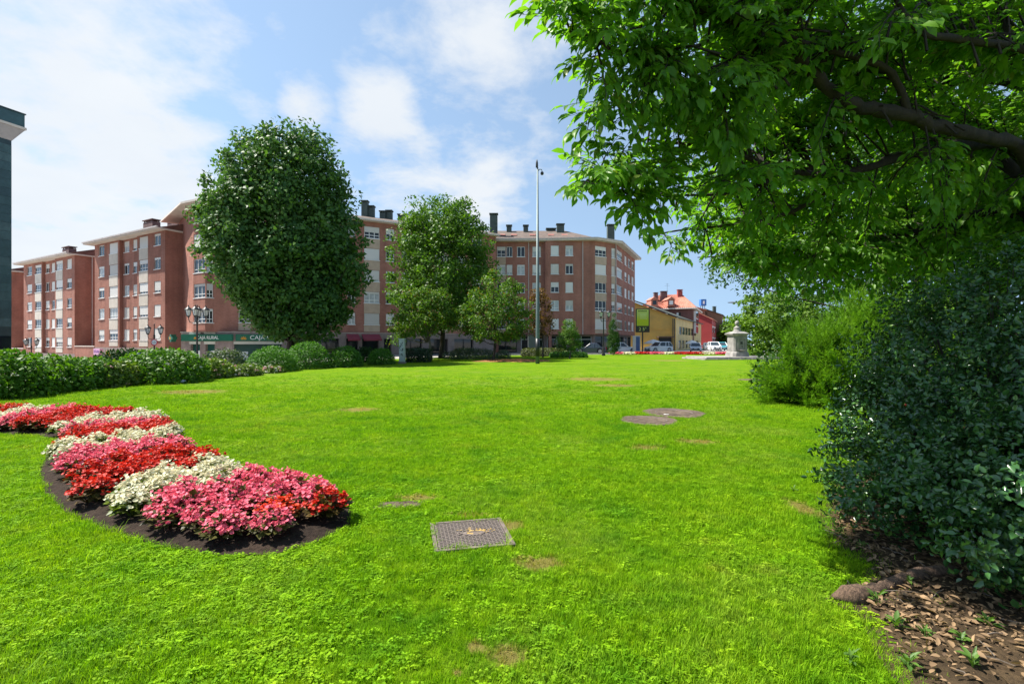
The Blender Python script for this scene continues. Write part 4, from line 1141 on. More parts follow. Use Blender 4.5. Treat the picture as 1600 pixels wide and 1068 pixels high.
# ------------------------------------------------------------------ shrubs
def mound(name, label, c, rx, ry, h, mat, seed, n, leaf, T=T_BROAD, aspect=.75, flowers=None, nf=0, group=None, clumpy=.35, z0=0.0, up=.5, power=2.4, fr=.09, cat='shrub'):
    """a dense mound of leaves standing on the ground; c is its centre on the ground"""
    r = np.random.default_rng(seed)
    root = thing(name, label, cat, (c[0], c[1], z0), 0, group)
    # direction on the upper hemisphere, superellipse body, bumpy skin, some depth
    d = rdir(n, r); d[:,2] = np.abs(d[:,2])*1.0; d = norm(d)
    k = (np.abs(d[:,0])**power + np.abs(d[:,1])**power + np.abs(d[:,2])**power)**(-1/power)
    bd = rdir(46, r); bd[:,2] = np.abs(bd[:,2])
    bump = np.max(d @ norm(bd).T, axis=1); bump = (bump-.86)/.14
    rad = k*(1 - clumpy*.45 + clumpy*.5*bump) * np.where(r.random(n) < .25, .45 + .45*r.random(n), 1 - .35*r.random(n)**2.2)
    pos = d*rad[:,None]*np.array([rx, ry, h]); pos[:,2] = np.maximum(pos[:,2], .03)
    nr = norm(d*np.array([1/rx,1/ry,1/h])*max(rx,h) + np.array([0,0,up]) + r.normal(size=(n,3))*.5)
    ax = norm(r.normal(size=(n,3)) + d*.6)
    ln = leaf*(.6+.8*r.random(n))
    link('foliage', leaves_mesh('foliage', T, pos, ax, nr, ln, ln*aspect, mat), root)
    st = MB()
    for q in range(7):
        a = 2*math.pi*q/7; e = Vector((math.cos(a)*rx*.5, math.sin(a)*ry*.5, h*.6))
        st.tube([(e.x*.1, e.y*.1, -.05), e*.5+Vector((0,0,h*.1)), e], [.03,.02,.008], 5)
    st.build('stems', BARK, root)
    if nf:
        for fk in range(nf):
            dd = rdir(1, r)[0]; dd[1] = -abs(dd[1]); dd[2] = abs(dd[2])*.8+.05; dd = dd/np.linalg.norm(dd)
            kk = (abs(dd[0])**power+abs(dd[1])**power+abs(dd[2])**power)**(-1/power)
            p = dd*kk*np.array([rx,ry,h])*.97
            q = rdir(26, r); q[:,2] = np.abs(q[:,2])
            me = leaves_mesh('blossom', T_DIAMOND, q*fr*.8, rdir(26, r), q, fr*.55, fr*.5, flowers[fk % len(flowers)])
            link('blossom', me, root, p)
    return root
L_HYD = M_leaf('hydrangea_leaf', (.030,.105,.010), (.115,.235,.018), .5, .35, .2, big=.3, bigscale=1.2)
L_BOX = M_leaf('clipped_leaf', (.030,.110,.012), (.090,.225,.016), .5, .28, .2, big=.25, bigscale=2)
L_YG = M_leaf('yellow_green_leaf', (.06,.12,.015), (.17,.24,.03), .5, .35, .35, big=.4, bigscale=1.5)
L_GREY = M_leaf('grey_green_leaf', (.04,.07,.04), (.12,.16,.09), .6, .25, .3, big=.4, bigscale=1.5)
L_HEDGE = M_leaf('box_hedge_leaf', (.006,.022,.006), (.02,.055,.012), .5, .2, .4)
FPINK = M_plain('hydrangea_pink', (.62,.32,.30), .7, .15, 20); FPALE = M_plain('hydrangea_pale', (.62,.60,.48), .7, .12, 20); FBLUE = M_plain('hydrangea_blue', (.42,.46,.60), .7, .12, 20)
def hy(label, px, base_y, px_w, top_y, seed, n, depth=1.5, **k):
    g = G(px, base_y); Y = g.y + depth*.55
    w = px_w/2/F*Y; h = CAMZ - (top_y-534)/F*Y
    X = (px-800)/F*Y
    k.setdefault('T', T_BROAD)
    return mound(k.pop('name', 'hydrangea_bush'), label, (X, Y), w, depth*.75, h, k.pop('mat', L_HYD), seed, n, k.pop('leaf', .13), **k)
hy('hydrangea at the left edge of the photo, in front of the teal tower', -15, 628, 150, 547, 41, 5200, 2.0, flowers=[FPALE], nf=4, group='hydrangea hedge')
hy('second hydrangea of the hedge, below the first pinkish block', 72, 617, 120, 556, 42, 4600, 1.9, flowers=[FPALE], nf=5, group='hydrangea hedge')
hy('third hydrangea of the hedge, lower, left of the gap', 140, 609, 78, 560, 43, 3200, 1.6, flowers=[FPALE,FPINK], nf=4, group='hydrangea hedge')
hy('biggest rounded hydrangea, in front of the double street lamp with road sign', 254, 600, 134, 546, 44, 6200, 2.0, flowers=[FPALE,FPALE,FBLUE], nf=12, group='hydrangea hedge')
hy('narrow hydrangea with faded pink heads in the hedge gap', 183, 606, 44, 566, 45, 2000, 1.3, flowers=[FPINK], nf=10, mat=L_YG)
hy('dark shrub showing above the hedge gap', 192, 590, 36, 546, 46, 2200, 2.5, name='dark_shrub', mat=L_DARK, leaf=.14)
hy('yellow-green bush right of the biggest hydrangea', 332, 592, 52, 561, 47, 2600, 1.4, name='low_bush', mat=L_YG, flowers=[FPINK], nf=8, leaf=.12)
hy('grey-green bush standing in front of the bank doors', 352, 584, 62, 546, 48, 2400, 2.0, name='loose_bush', mat=L_GREY, leaf=.12, clumpy=.8)
hy('low bush with pale pink heads, left one of two', 383, 588, 44, 569, 49, 2000, 1.1, name='low_bush', mat=L_YG, flowers=[FPINK,FPALE], nf=16, leaf=.10)
hy('small low bush covered in faded pink heads, right one of two', 427, 583, 32, 570, 50, 1400, .9, name='low_bush', mat=L_YG, flowers=[FPINK,FPALE], nf=22, leaf=.09)
hy('left clipped dome shrub below the linden', 425, 582, 68, 541, 51, 6000, 2.3, name='clipped_shrub', mat=L_BOX, leaf=.11, clumpy=.07, T=T_LEAF, aspect=.45, up=1.0, power=2.05)
hy('tallest clipped dome shrub right at the linden trunk', 481, 577, 66, 534, 52, 6000, 2.6, name='clipped_shrub', mat=L_BOX, leaf=.12, clumpy=.07, T=T_LEAF, aspect=.45, up=1.0, power=2.05)
hy('third clipped dome shrub, right of the tallest', 540, 574, 49, 541, 53, 4500, 2.3, name='clipped_shrub', mat=L_BOX, leaf=.12, clumpy=.08, T=T_LEAF, aspect=.45, up=1.0, power=2.05)
hy('smallest clipped dome shrub beside the white cabinet', 596, 570, 40, 544, 54, 4000, 2.1, name='clipped_shrub', mat=L_BOX, leaf=.12, clumpy=.08, T=T_LEAF, aspect=.45, up=1.0, power=2.05)
hy('dark shrub in shade between two clipped domes', 571, 566, 30, 542, 55, 2200, 2.0, name='dark_shrub', mat=L_DARK, leaf=.13)
# dark box hedge, spreading juniper, low hedges near the mulch
hy('dark box-cut hedge behind the maple trunk', 654, 566, 38, 545, 56, 5000, 2.0, name='box_hedge', mat=L_HEDGE, leaf=.1, clumpy=.05, power=9, cat='hedge')
hy('grey-green spreading juniper between the two maples', 735, 561, 88, 544, 57, 4600, 2.5, name='juniper', mat=L_GREY, leaf=.16, aspect=.35, clumpy=.6)
hy('pale creeping juniper at the right maple foot', 786, 560, 24, 547, 58, 1500, 1.6, name='juniper', mat=L_GREY, leaf=.14, aspect=.35, clumpy=.6)
hy('flat brownish hedge behind the tall pole', 850, 557, 70, 544, 59, 4200, 3.0, name='low_hedge', mat=M_leaf('olive_leaf', (.03,.05,.01), (.09,.10,.02), .55, .25, .3), leaf=.15, clumpy=.1, power=6, cat='hedge')
hy('flat green ground hedge right of the tall pole', 888, 558.5, 56, 550, 60, 3200, 2.6, name='low_hedge', mat=L_BOX, leaf=.15, clumpy=.1, power=5, cat='hedge')

# ------------------------------------------------------------------ yew bush with feathery plumes
def yew():
    r = np.random.default_rng(71)
    base = Vector((8.5, 13.2, 0))
    root = thing('yew_bush', 'feathery fresh green yew bush between holly and fountain', 'shrub', base)
    N_ = 4600
    # body: two merged ellipsoids
    bodies = [((-.35,0,0), 1.7, 1.7, 2.35), ((1.2,.4,0), 1.95, 1.8, 3.35), ((2.8,.2,0), 1.6, 1.7, 3.0)]
    S = []; D = []
    nb = 230
    for k in range(nb):                      # leading branches, each a fan of shoots
        c, rx, ry, h = bodies[[0,0,1,1,2][k % 5]]
        d = rdir(1, r)[0]; d[2] = abs(d[2])*.9
        if r.random() < .7: d[1] = -abs(d[1])
        lead = norm(d*np.array([1,.8,.8]) + np.array([-.12,-.05,.20+.5*d[2]]) + r.normal(size=3)*.2)
        tipb = np.array(c) + d*(.72+.28*r.random())*np.array([rx, ry, h])
        for q in range(N_//nb):
            t_ = r.random()
            S.append(tipb - lead*(1-t_)*.75 + r.normal(size=3)*.10*(1.3-t_)); D.append(norm(lead + np.array([0,0,.2]) + r.normal(size=3)*.30))
    S = np.array(S); D = np.array(D); S[:,2] = np.maximum(S[:,2], .05)
    ln = .45 + .45*r.random(N_); tall = r.random(N_) < .05; ln = np.where(tall & (S[:,2] > 1.6), ln*1.45, ln)
    st = MB()
    ks = 26
    t = (np.arange(ks)+.5)/ks
    bend = np.stack([np.zeros(N_), np.zeros(N_), -.25*np.ones(N_)], 1)
    pos = S[:,None,:] + D[:,None,:]*(t[None,:,None]*ln[:,None,None]) + bend[:,None,:]*(t[None,:,None]**2*ln[:,None,None])*.4
    u = norm(np.cross(D, np.array([.3,.2,1.0]))); v = np.cross(D, u)
    an = r.random((N_, ks))*6.283
    side = u[:,None,:]*np.cos(an)[:,:,None] + v[:,None,:]*np.sin(an)[:,:,None]
    ax = norm(side*.8 + D[:,None,:]*.85); nr = norm(np.cross(ax, side) + r.normal(size=ax.shape)*.3)
    nl = (.12*(1.15-.75*t))[None,:]*np.ones((N_,1))
    m = M_leaf('yew_needle', (.050,.150,.010), (.18,.34,.018), .55, .35, .15, big=.45, bigscale=1.4)
    me = leaves_mesh('sprays', T_NEEDLE, pos.reshape(-1,3), ax.reshape(-1,3), nr.reshape(-1,3), nl.ravel(), nl.ravel()*.2, m)
    link('sprays', me, root)
    # shoots that carry the needles
    for k in range(0, N_, 6): st.tube([S[k], S[k]+D[k]*ln[k]*.9], [.006,.002], 3, cap=False)
    for k in range(0, N_, 60):
        e = Vector(S[k]); st.tube([(e.x*.25, e.y*.2, -.05), e*.6, e], [.035,.02,.008], 5)
    props(st.build('branches', BARKD, root), kind='stuff')
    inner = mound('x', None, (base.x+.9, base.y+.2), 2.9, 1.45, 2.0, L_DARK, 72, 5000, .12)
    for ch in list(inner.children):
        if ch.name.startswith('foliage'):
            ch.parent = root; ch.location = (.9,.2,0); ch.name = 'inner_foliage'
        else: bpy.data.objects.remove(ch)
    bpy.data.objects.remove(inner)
yew()

# ------------------------------------------------------------------ helper: largest leaves become objects of their own
def split_leaves(root, base, T, c, ax, nr, ln, wd, mat, n_obj=300, leaf_name='leaf', rest='foliage'):
    """the leaves that show largest are parts, the rest one joined mass"""
    c = np.asarray(c); rel = c - np.array([0,0,CAMZ])
    Yd = rel[:,1]; ok = Yd > .8
    u = np.where(ok, 800 + F*rel[:,0]/np.maximum(Yd,.1), -1); v = np.where(ok, 534 - F*rel[:,2]/np.maximum(Yd,.1), -1)
    vis = ok & (u > 5) & (u < 1595) & (v > 5) & (v < 1063)
    view = norm(rel); face = np.abs(np.sum(norm(nr)*view, axis=1))
    score = np.where(vis, ln*wd*(.25+face)/np.maximum(Yd,.3)**2, 0)
    # keep leaves that nothing nearer covers: coarse depth buffer of 24 px cells
    cell = (np.clip(u,0,1599)//14).astype(int)*200 + (np.clip(v,0,1067)//14).astype(int)
    order = np.argsort(Yd); first = {}
    for i in order:
        if vis[i]: first.setdefault(cell[i], Yd[i])
    front = np.array([vis[i] and Yd[i] < first.get(cell[i], 0)+.12 for i in range(len(c))])
    score = score*np.where(front, 1, .05)
    top = set(np.argsort(-score)[:n_obj].tolist())
    mask = np.array([i not in top for i in range(len(c))])
    b = np.array(base)
    ob = link(rest, leaves_mesh(rest, T, (c-b)[mask], ax[mask], nr[mask], ln[mask], wd[mask], mat), root)
    props(ob, kind='stuff')
    unit = leaves_mesh(leaf_name, T, np.zeros((1,3)), np.array([[1.,0,0]]), np.array([[0,0,1.]]), 1.0, 1.0, mat)
    _, A, S_, N_, l, w = leaf_arrays(c, ax, nr, ln, wd)
    for i in sorted(top):
        o = bpy.data.objects.new(leaf_name, unit); COL.objects.link(o); o.parent = root
        m = Matrix(((A[i,0]*l[i], S_[i,0]*w[i], N_[i,0]*l[i], c[i,0]-b[0]), (A[i,1]*l[i], S_[i,1]*w[i], N_[i,1]*l[i], c[i,1]-b[1]), (A[i,2]*l[i], S_[i,2]*w[i], N_[i,2]*l[i], c[i,2]-b[2]), (0,0,0,1)))
        o.matrix_basis = m

# ------------------------------------------------------------------ holly bush, glossy, right foreground
def holly():
    r = np.random.default_rng(81)
    base = (5.3, 5.2, 0)
    root = thing('holly_bush', 'large glossy dark holly bush at the right edge', 'shrub', base)
    b = np.array(base)
    # overlapping lobes: centre (world), radii
    lobes = [((4.22,4.9,.75),.85,.8,.62),((4.65,5.2,1.25),.95,.9,.75),((5.2,5.3,1.65),1.1,1.0,.95),((6.3,5.2,1.5),1.4,1.3,1.25),((3.62,4.6,.5),.6,.6,.47),
             ((4.08,5.0,.7),.75,.7,.62),((4.3,3.65,.78),.9,.7,.62),((3.72,3.62,.62),.62,.5,.5),((5.0,4.2,1.15),1.1,.9,.95),((5.8,4.0,1.35),1.3,1.1,1.25),((5.6,6.3,1.1),.95,1.0,1.0),((4.6,3.0,.85),.9,.6,.62),((4.45,4.3,.9),.8,.7,.7),((3.35,3.0,.5),.55,.45,.40),((3.28,3.78,.45),.45,.4,.36),((4.2,2.7,.75),.7,.45,.55),((3.05,3.02,.36),.34,.34,.27),((3.0,4.15,.36),.36,.36,.28)]
    C = []; out = []
    for (c, rx, ry, rz) in lobes:
        n = int(470*(rx*ry+rx*rz+ry*rz)/3)+20
        d = rdir(n, r); rho = np.where(r.random(n) < .7, .80 + .23*r.random(n), .5+.3*r.random(n))
        C.append(np.array(c) + d*rho[:,None]*np.array([rx,ry,rz])); out.append(d)
    C = np.concatenate(C); out = np.concatenate(out)
    # twigs that end up buried deep inside another lobe are useless
    deep = np.ones(len(C), bool)
    for (c, rx, ry, rz) in lobes:
        q = np.linalg.norm((C-np.array(c))/np.array([rx,ry,rz]), axis=1); deep &= q > .55
    deep &= (C[:,2] > .10); C, out = C[deep], out[deep]
    # every twig carries a whorl of leaves
    tw = norm(out + np.array([0,0,.35]) + r.normal(size=C.shape)*.35)
    k = 20
    t = np.linspace(0, 1, k)
    L_ = .16 + .12*r.random(len(C))
    pos = C[:,None,:] + tw[:,None,:]*(t[None,:,None]-.4)*L_[:,None,None] + r.normal(size=(len(C),k,3))*.035
    u = norm(np.cross(tw, np.array([.31,.2,.9]))); v = np.cross(tw, u)
    an = np.arange(k)*2.4; an = an[None,:] + r.random((len(C),1))*6.28
    side = u[:,None,:]*np.cos(an)[:,:,None] + v[:,None,:]*np.sin(an)[:,:,None]
    ax = norm(side + tw[:,None,:]*(.25+.7*t[None,:,None]) + r.normal(size=side.shape)*.25)
    nr = norm(tw[:,None,:]*1.0 + out[:,None,:]*.5 - side*.2 + r.normal(size=side.shape)*.35)
    pos, ax, nr = pos.reshape(-1,3), ax.reshape(-1,3), nr.reshape(-1,3)
    keep = pos[:,2] > .04; pos, ax, nr = pos[keep], ax[keep], nr[keep]
    ln = .028 + .036*r.random(len(pos)); wd = ln*(.5+.2*r.random(len(pos)))
    m = M_leaf('holly_leaf', (.015,.060,.018), (.070,.175,.038), .22, .16, .65, big=.25, bigscale=2.5, warm=(.10,.19,.03), warmamt=.09)
    split_leaves(root, base, T_HOLLY, pos, ax, nr, ln, wd, m)
    st = MB()
    for i in range(0, len(C), 9):
        e = Vector(C[i]-b); s = Vector(((C[i,0]-5.0)*.35+5.0-b[0], (C[i,1]-5.1)*.35+5.1-b[1], max(.0, C[i,2]*.35)))
        st.tube([s, s.lerp(e,.5)+Vector((0,0,-.05)), e], [.012,.008,.003], 4, cap=False)
    for i in range(16):
        a = r.random()*6.28; q = Vector((4.9+.9*math.cos(a)-b[0], 4.8+.8*math.sin(a)-b[1], 0))
        st.tube([q+Vector((0,0,-.03)), q*.95+Vector((.05,0,.5)), q*1.1+Vector((0,0,1.1))], [.035,.028,.015], 6)
    st.build('stems', BARKD, root)
    # a few red berries
    bm_ = MB(); bm_.lathe([(.0005,-.005),(.0045,-.002),(.005,.001),(.0005,.006)], 7); bme = bm_.mesh('berry', M_plain('berry_red', (.5,.02,.015), .3, .1, 20))
    for px, py, Y in ((1508,667,3.95),(1511,669,3.95),(1415,632,4.4),(1597,768,3.6)):
        link('berry', bme, root, P(px,py,Y)-Vector(base)).scale = (2,2,2)
holly()

# ------------------------------------------------------------------ cherry tree, overhanging from the right
def cherry():
    r = np.random.default_rng(91)
    base = Vector((7.3, 6.2, 0))
    root = thing('cherry_tree', 'cherry tree leaning in over the lawn from the right', 'tree', base)
    fork = Vector((6.5, 5.7, 2.7))
    q = lambda px, py, Y: P(px, py, Y)
    limbs = [
        ([fork, q(1600,240,5.5), q(1542,215,5.2), q(1454,195,4.95), q(1420,180,4.85), q(1347,168,4.75), q(1298,141,4.65), q(1249,88,4.55), q(1210,15,4.45), q(1175,-70,4.4)], [.11,.08,.068,.064,.062,.062,.062,.056,.042,.03]),
        ([fork, q(1600,244,5.8), q(1503,227,5.6), q(1430,239,5.5), q(1332,268,5.4), q(1235,268,5.3), q(1132,234,5.1), q(1045,222,4.9), q(985,215,4.8)], [.10,.075,.065,.055,.04,.032,.024,.014,.006]),
        ([fork, q(1700,120,5.0), q(1600,78,4.6), q(1500,62,4.4), q(1440,50,4.3), q(1400,0,4.2), q(1380,-80,4.2)], [.07,.05,.035,.03,.027,.02,.012]),
        ([q(1420,180,4.85), q(1393,115,4.7), q(1337,90,4.6), q(1281,76,4.5), q(1200,40,4.3), q(1120,-10,4.2)], [.04,.034,.03,.026,.018,.008]),
        ([q(1249,88,4.55), q(1210,60,4.4), q(1130,28,4.2), q(1050,6,4.0), q(960,-25,3.8)], [.035,.032,.028,.022,.01]),
        ([q(1332,268,5.4), q(1240,330,5.6), q(1150,350,5.7), q(1060,360,5.6), q(1000,372,5.4)], [.03,.024,.016,.010,.004]),
        ([fork, q(1560,330,6.8), q(1420,365,7.2), q(1290,385,7.6), q(1180,398,7.9), q(1090,402,8.0)], [.09,.06,.05,.035,.02,.008]),
        ([fork, q(1620,150,7.0), q(1480,130,7.4), q(1360,190,7.6), q(1250,240,7.8), q(1150,270,7.9), q(1060,300,7.6)], [.10,.07,.055,.04,.03,.02,.008]),
        ([q(1235,268,5.3), q(1150,300,5.1), q(1060,305,4.8), q(985,300,4.6), q(930,296,4.5)], [.025,.018,.012,.008,.003]),
        ([q(1132,234,5.1), q(1060,190,4.7), q(990,160,4.4), q(940,140,4.2)], [.02,.014,.009,.004]),
        ([q(1210,60,4.4), q(1100,110,4.2), q(1010,90,4.0), q(940,70,3.9), q(895,60,3.85)], [.024,.018,.012,.008,.003]),
        ([fork, Vector((7.0,4.6,4.0)), Vector((6.4,3.4,4.8)), Vector((5.2,2.9,5.1)), Vector((4.0,2.8,5.2))], [.11,.08,.06,.04,.02]),
        ([fork, Vector((7.8,6.5,4.2)), Vector((8.6,7.4,5.6)), Vector((9.4,8,6.6))], [.11,.08,.05,.02]),
        ([fork, Vector((6.5,6.8,4.2)), Vector((5.6,8.2,5.2)), Vector((4.2,8.8,5.6)), Vector((3.2,9.0,5.5))], [.11,.08,.05,.03,.01]),
        ([fork, Vector((8.2,5.0,3.8)), Vector((9.4,4.4,4.6)), Vector((10.6,4.0,5.0))], [.10,.07,.05,.02]),
    ]
    b = np.array(base)
    tk = MB(); tk.tube([Vector((0,0,-.2)), Vector((-.05,-.03,.3)), Vector((-.3,-.2,1.5)), fork-base, fork-base+Vector((-.1,0,.3))], [.30,.21,.17,.15,.12], 12)
    tk.build('trunk', BARKC, root, smooth_=True)
    samp = []; 
    for pts, rad in limbs:
        # smooth the limb with catmull-rom
        pp = [pts[0]] + list(pts) + [pts[-1]]; fine = []; fr = []
        for i in range(1, len(pp)-2):
            for t in np.linspace(0, 1, 5, endpoint=False):
                a, c, d, e = pp[i-1], pp[i], pp[i+1], pp[i+2]
                fine.append(.5*((2*c) + (d-a)*t + (2*a-5*c+4*d-e)*t*t + (3*c-a-3*d+e)*t**3)); fr.append(rad[i-1]*(1-t)+rad[min(i,len(rad)-1)]*t)
        fine.append(pts[-1]); fr.append(rad[-1])
        lb = MB(); lb.tube([f-base+Vector(r.normal(size=3)*q_*.10) for f, q_ in zip(fine, fr)], [q_*r.uniform(.86,1.12) for q_ in fr], 8); lb.build('limb', BARKC, root, smooth_=True)
        for f_, rr in zip(fine, fr): samp.append((f_.x, f_.y, f_.z))
    samp = np.array(samp)
    mask = [(838,-60),(846,5),(858,40),(880,90),(905,105),(918,150),(950,175),(960,200),(905,212),(888,232),(930,244),(985,252),(960,272),(905,285),(880,306),(905,318),(950,322),(985,345),(972,362),(1000,372),(1035,374),(1022,408),(1062,384),(1085,396),(1110,425),(1150,448),(1200,470),(1260,470),(1330,440),(1450,425),(1900,400),(1900,-420),(838,-420)]
    # side branches end in the crown volume; depth grows toward the lower, farther ones
    N_ = 1750
    px = 838 + r.random(N_)*960; py = -330 + r.random(N_)*810
    ok = in_poly(np.stack([px,py],1), mask)
    hole = (np.hypot((px-1100)/50, (py-135)/28) < 1) | (np.hypot((px-1035)/30, (py-112)/18) < 1)
    ok &= ~hole
    ok &= ((px < 1640) & (py > -40)) | (r.random(N_) < .2)
    ok &= (px > 1120) | (r.random(N_) < .30 + .5*np.clip((px-900)/220, 0, 1))
    px, py = px[ok] + 42*np.clip((1250-px[ok])/250, 0, 1), py[ok] - 22*np.clip(py[ok]/300, 0, 1)
    fx = 1130 + r.random(95)*470; fy = -60 + r.random(95)*460; 
    lim = np.array([(1600,235),(1542,215),(1454,195),(1420,180),(1347,168),(1298,141),(1249,88)], float); kf = edge_dist(np.stack([fx,fy],1), lim, False) > 62; fx, fy = fx[kf], fy[kf]; nfront = len(fx)
    bx = 1150 + r.random(150)*470; by = 330 + r.random(150)*125*np.clip((bx-1080)/150, .3, 1); nback = len(bx)
    # sprays that make the ragged outline
    rim = np.array([(838,8),(850,35),(872,70),(905,112),(900,128),(925,160),(892,232),(905,226),(930,246),(925,288),(884,312),(900,300),(960,322),(980,352),(990,368),(1030,405),(1062,386),(1092,398),(1120,432),(1160,452),(1210,470),(948,190),(965,120),(925,60),(985,20),(905,20),(975,285),(1010,330),(870,15),(960,238)], float)
    rim[:,0] += 22; rim[:,1] -= 14
    px = np.concatenate([px, rim[:,0]]); py = np.concatenate([py, rim[:,1]]); n = len(px)
    k = np.clip((py-120)/300, 0, 1)
    Yd = 3.35 + 1.1*np.clip((px-900)/450, 0, 1) + k*2.7*np.clip((px-1010)/140, .0, 1) + r.random(n)*(.8 + 3.0*np.clip((px-1080)/260, 0, 1))
    tip = np.stack([(px-800)/F*Yd, Yd, CAMZ-(py-534)/F*Yd], 1)
    Yf_ = 3.5 + .9*np.clip((fx-1100)/500,0,1) + .9*r.random(nfront); Yf_ = Yf_ + np.clip((fy-200)/240,0,1)*1.4
    tip = np.concatenate([tip, np.stack([(fx-800)/F*Yf_, Yf_, CAMZ-(fy-534)/F*Yf_], 1)])
    Yb_ = 6.3 + 3.2*r.random(nback); tip = np.concatenate([tip, np.stack([(bx-800)/F*Yb_, Yb_, CAMZ-(by-534)/F*Yb_], 1)])
    sel = tip[:,2] > 1.9; tip = tip[sel]; n = len(tip)
    near = samp[np.array([np.argmin(np.linalg.norm(samp-t_, axis=1) + np.where(samp[:,0] < t_[0]-.1, .6, 0)) for t_ in tip])]
    tw = MB(); st_l = []; d_l = []; L_l = []; pl_l = []
    for i in range(n):
        e = Vector(tip[i]); s0 = Vector(near[i]); dv = e-s0
        if dv.length > 1.5: s0 = e - dv.normalized()*1.5; dv = e-s0
        if dv.length < .45: s0 = e - (dv.normalized() if dv.length > .05 else Vector((-1,0,0)))*.45 + Vector((.15,0,.0)); dv = e-s0
        up = Vector((0,0,.10*dv.length)); crv = [s0, s0.lerp(e,.35)+up, s0.lerp(e,.7)+up*.8, e]
        tw.tube([c_-base for c_ in crv], [.012,.009,.006,.002], 4, cap=False)
        dirn = (crv[3]-crv[1]).normalized(); sd = dirn.cross(Vector((0,0,1))); sd = sd.normalized() if sd.length > .1 else Vector((0,1,0))
        tilt = Vector(r.normal(size=3)*.18)
        nt_ = int(5 + dv.length*5)
        for q in range(nt_):
            t_ = .28 + .72*(q+.5)/nt_ if q < nt_-1 else 1.0
            p = crv[1].lerp(crv[2], (t_-.35)/.35) if .35 < t_ < .7 else (crv[0].lerp(crv[1], t_/.35) if t_ <= .35 else crv[2].lerp(crv[3], (t_-.7)/.3))
            sg = 1 if q % 2 else -1
            dd = (dirn*(.75 if q < nt_-1 else 1.5) + sd*sg*(.85 if q < nt_-1 else .1) + tilt + Vector(r.normal(size=3)*.15) + Vector((0,0,-.05))).normalized()
            ll = (.16+.20*r.random())*(1.15-.4*t_)
            st_l.append(p); d_l.append(dd); L_l.append(ll); pl_l.append(tilt)
            e2 = p+dd*ll; tw.tube([p-base, (p.lerp(e2,.5)+Vector((0,0,.012)))-base, e2-base], [.004,.003,.0012], 3, cap=False)
    props(tw.build('twigs', BARKC, root), kind='stuff')
    st = np.array([tuple(v) for v in st_l]); d = np.array([tuple(v) for v in d_l]); Lt = np.array(L_l); n = len(st)
    kk = 9
    t = np.linspace(.10, 1.0, kk)
    pos = st[:,None,:] + d[:,None,:]*(t[None,:,None]*Lt[:,None,None]) + np.array([0,0,.012])*np.sin(t*3.14)[None,:,None]
    u = norm(np.cross(d, np.array([0,0,1.0]))); alt = np.where(np.arange(kk) % 2 == 0, 1, -1)[None,:,None]
    ax = norm(u[:,None,:]*alt*(.95-.6*t[None,:,None]) + d[:,None,:]*(.55+.5*t[None,:,None]) + np.array([0,0,-.42]) + r.normal(size=(n,kk,3))*.28)
    nr = norm(np.array([-.15,-.25,1.0]) + r.normal(size=(n,kk,3))*.42)
    ln = (.065 + .070*r.random((n,kk)))
    pos = pos + ax*.012
    pos, ax, nr, ln = pos.reshape(-1,3), ax.reshape(-1,3), nr.reshape(-1,3), ln.ravel()
    keep = r.random(len(pos)) < .93; pos, ax, nr, ln = pos[keep], ax[keep], nr[keep], ln[keep]
    m = M_leaf('cherry_leaf', (.060,.180,.016), (.175,.345,.026), .42, .56, .3, big=.3, bigscale=1.2, warm=(.11,.17,.02), warmamt=.05)
    split_leaves(root, base, T_CURL, pos, ax, nr, ln, ln*(.40+.16*r.random(len(ln))), m)
cherry()
# ================================================================== FLOWER BED
def soil_mat(name, c1, c2, scale=18):
    m, nt, b = new_mat(name)
    n = nnoise(nt, scale, 8, .7); n2 = nnoise(nt, 2.2, 4, .6)
    c = mrgb(nt, c1, c2, ramp(nt, n.outputs['Fac'], [(.35,(0,0,0)),(.7,(1,1,1))]))
    nt.links.new(mrgb(nt, c, ramp(nt, n2.outputs['Fac'], [(.3,(.7,.7,.7)),(.7,(1.25,1.2,1.15))]), 1.0, 'MULTIPLY'), b.inputs['Base Color'])
    b.inputs['Roughness'].default_value = .95; b.inputs['Specular IOR Level'].default_value = .15
    add_bump(nt, b, n.outputs['Fac'], 1.0, .04)
    MATS[name] = m
    return m
SOIL = soil_mat('bed_soil', (.018,.012,.009), (.055,.038,.028))
DIRT = soil_mat('bare_dirt', (.032,.022,.013), (.095,.066,.036), 14)
STONE = M_plain('fountain_stone', (.25,.235,.22), .85, .35, 1.8, .45)
CONC = M_plain('old_concrete', (.20,.165,.135), .9, .3, 5, .6)

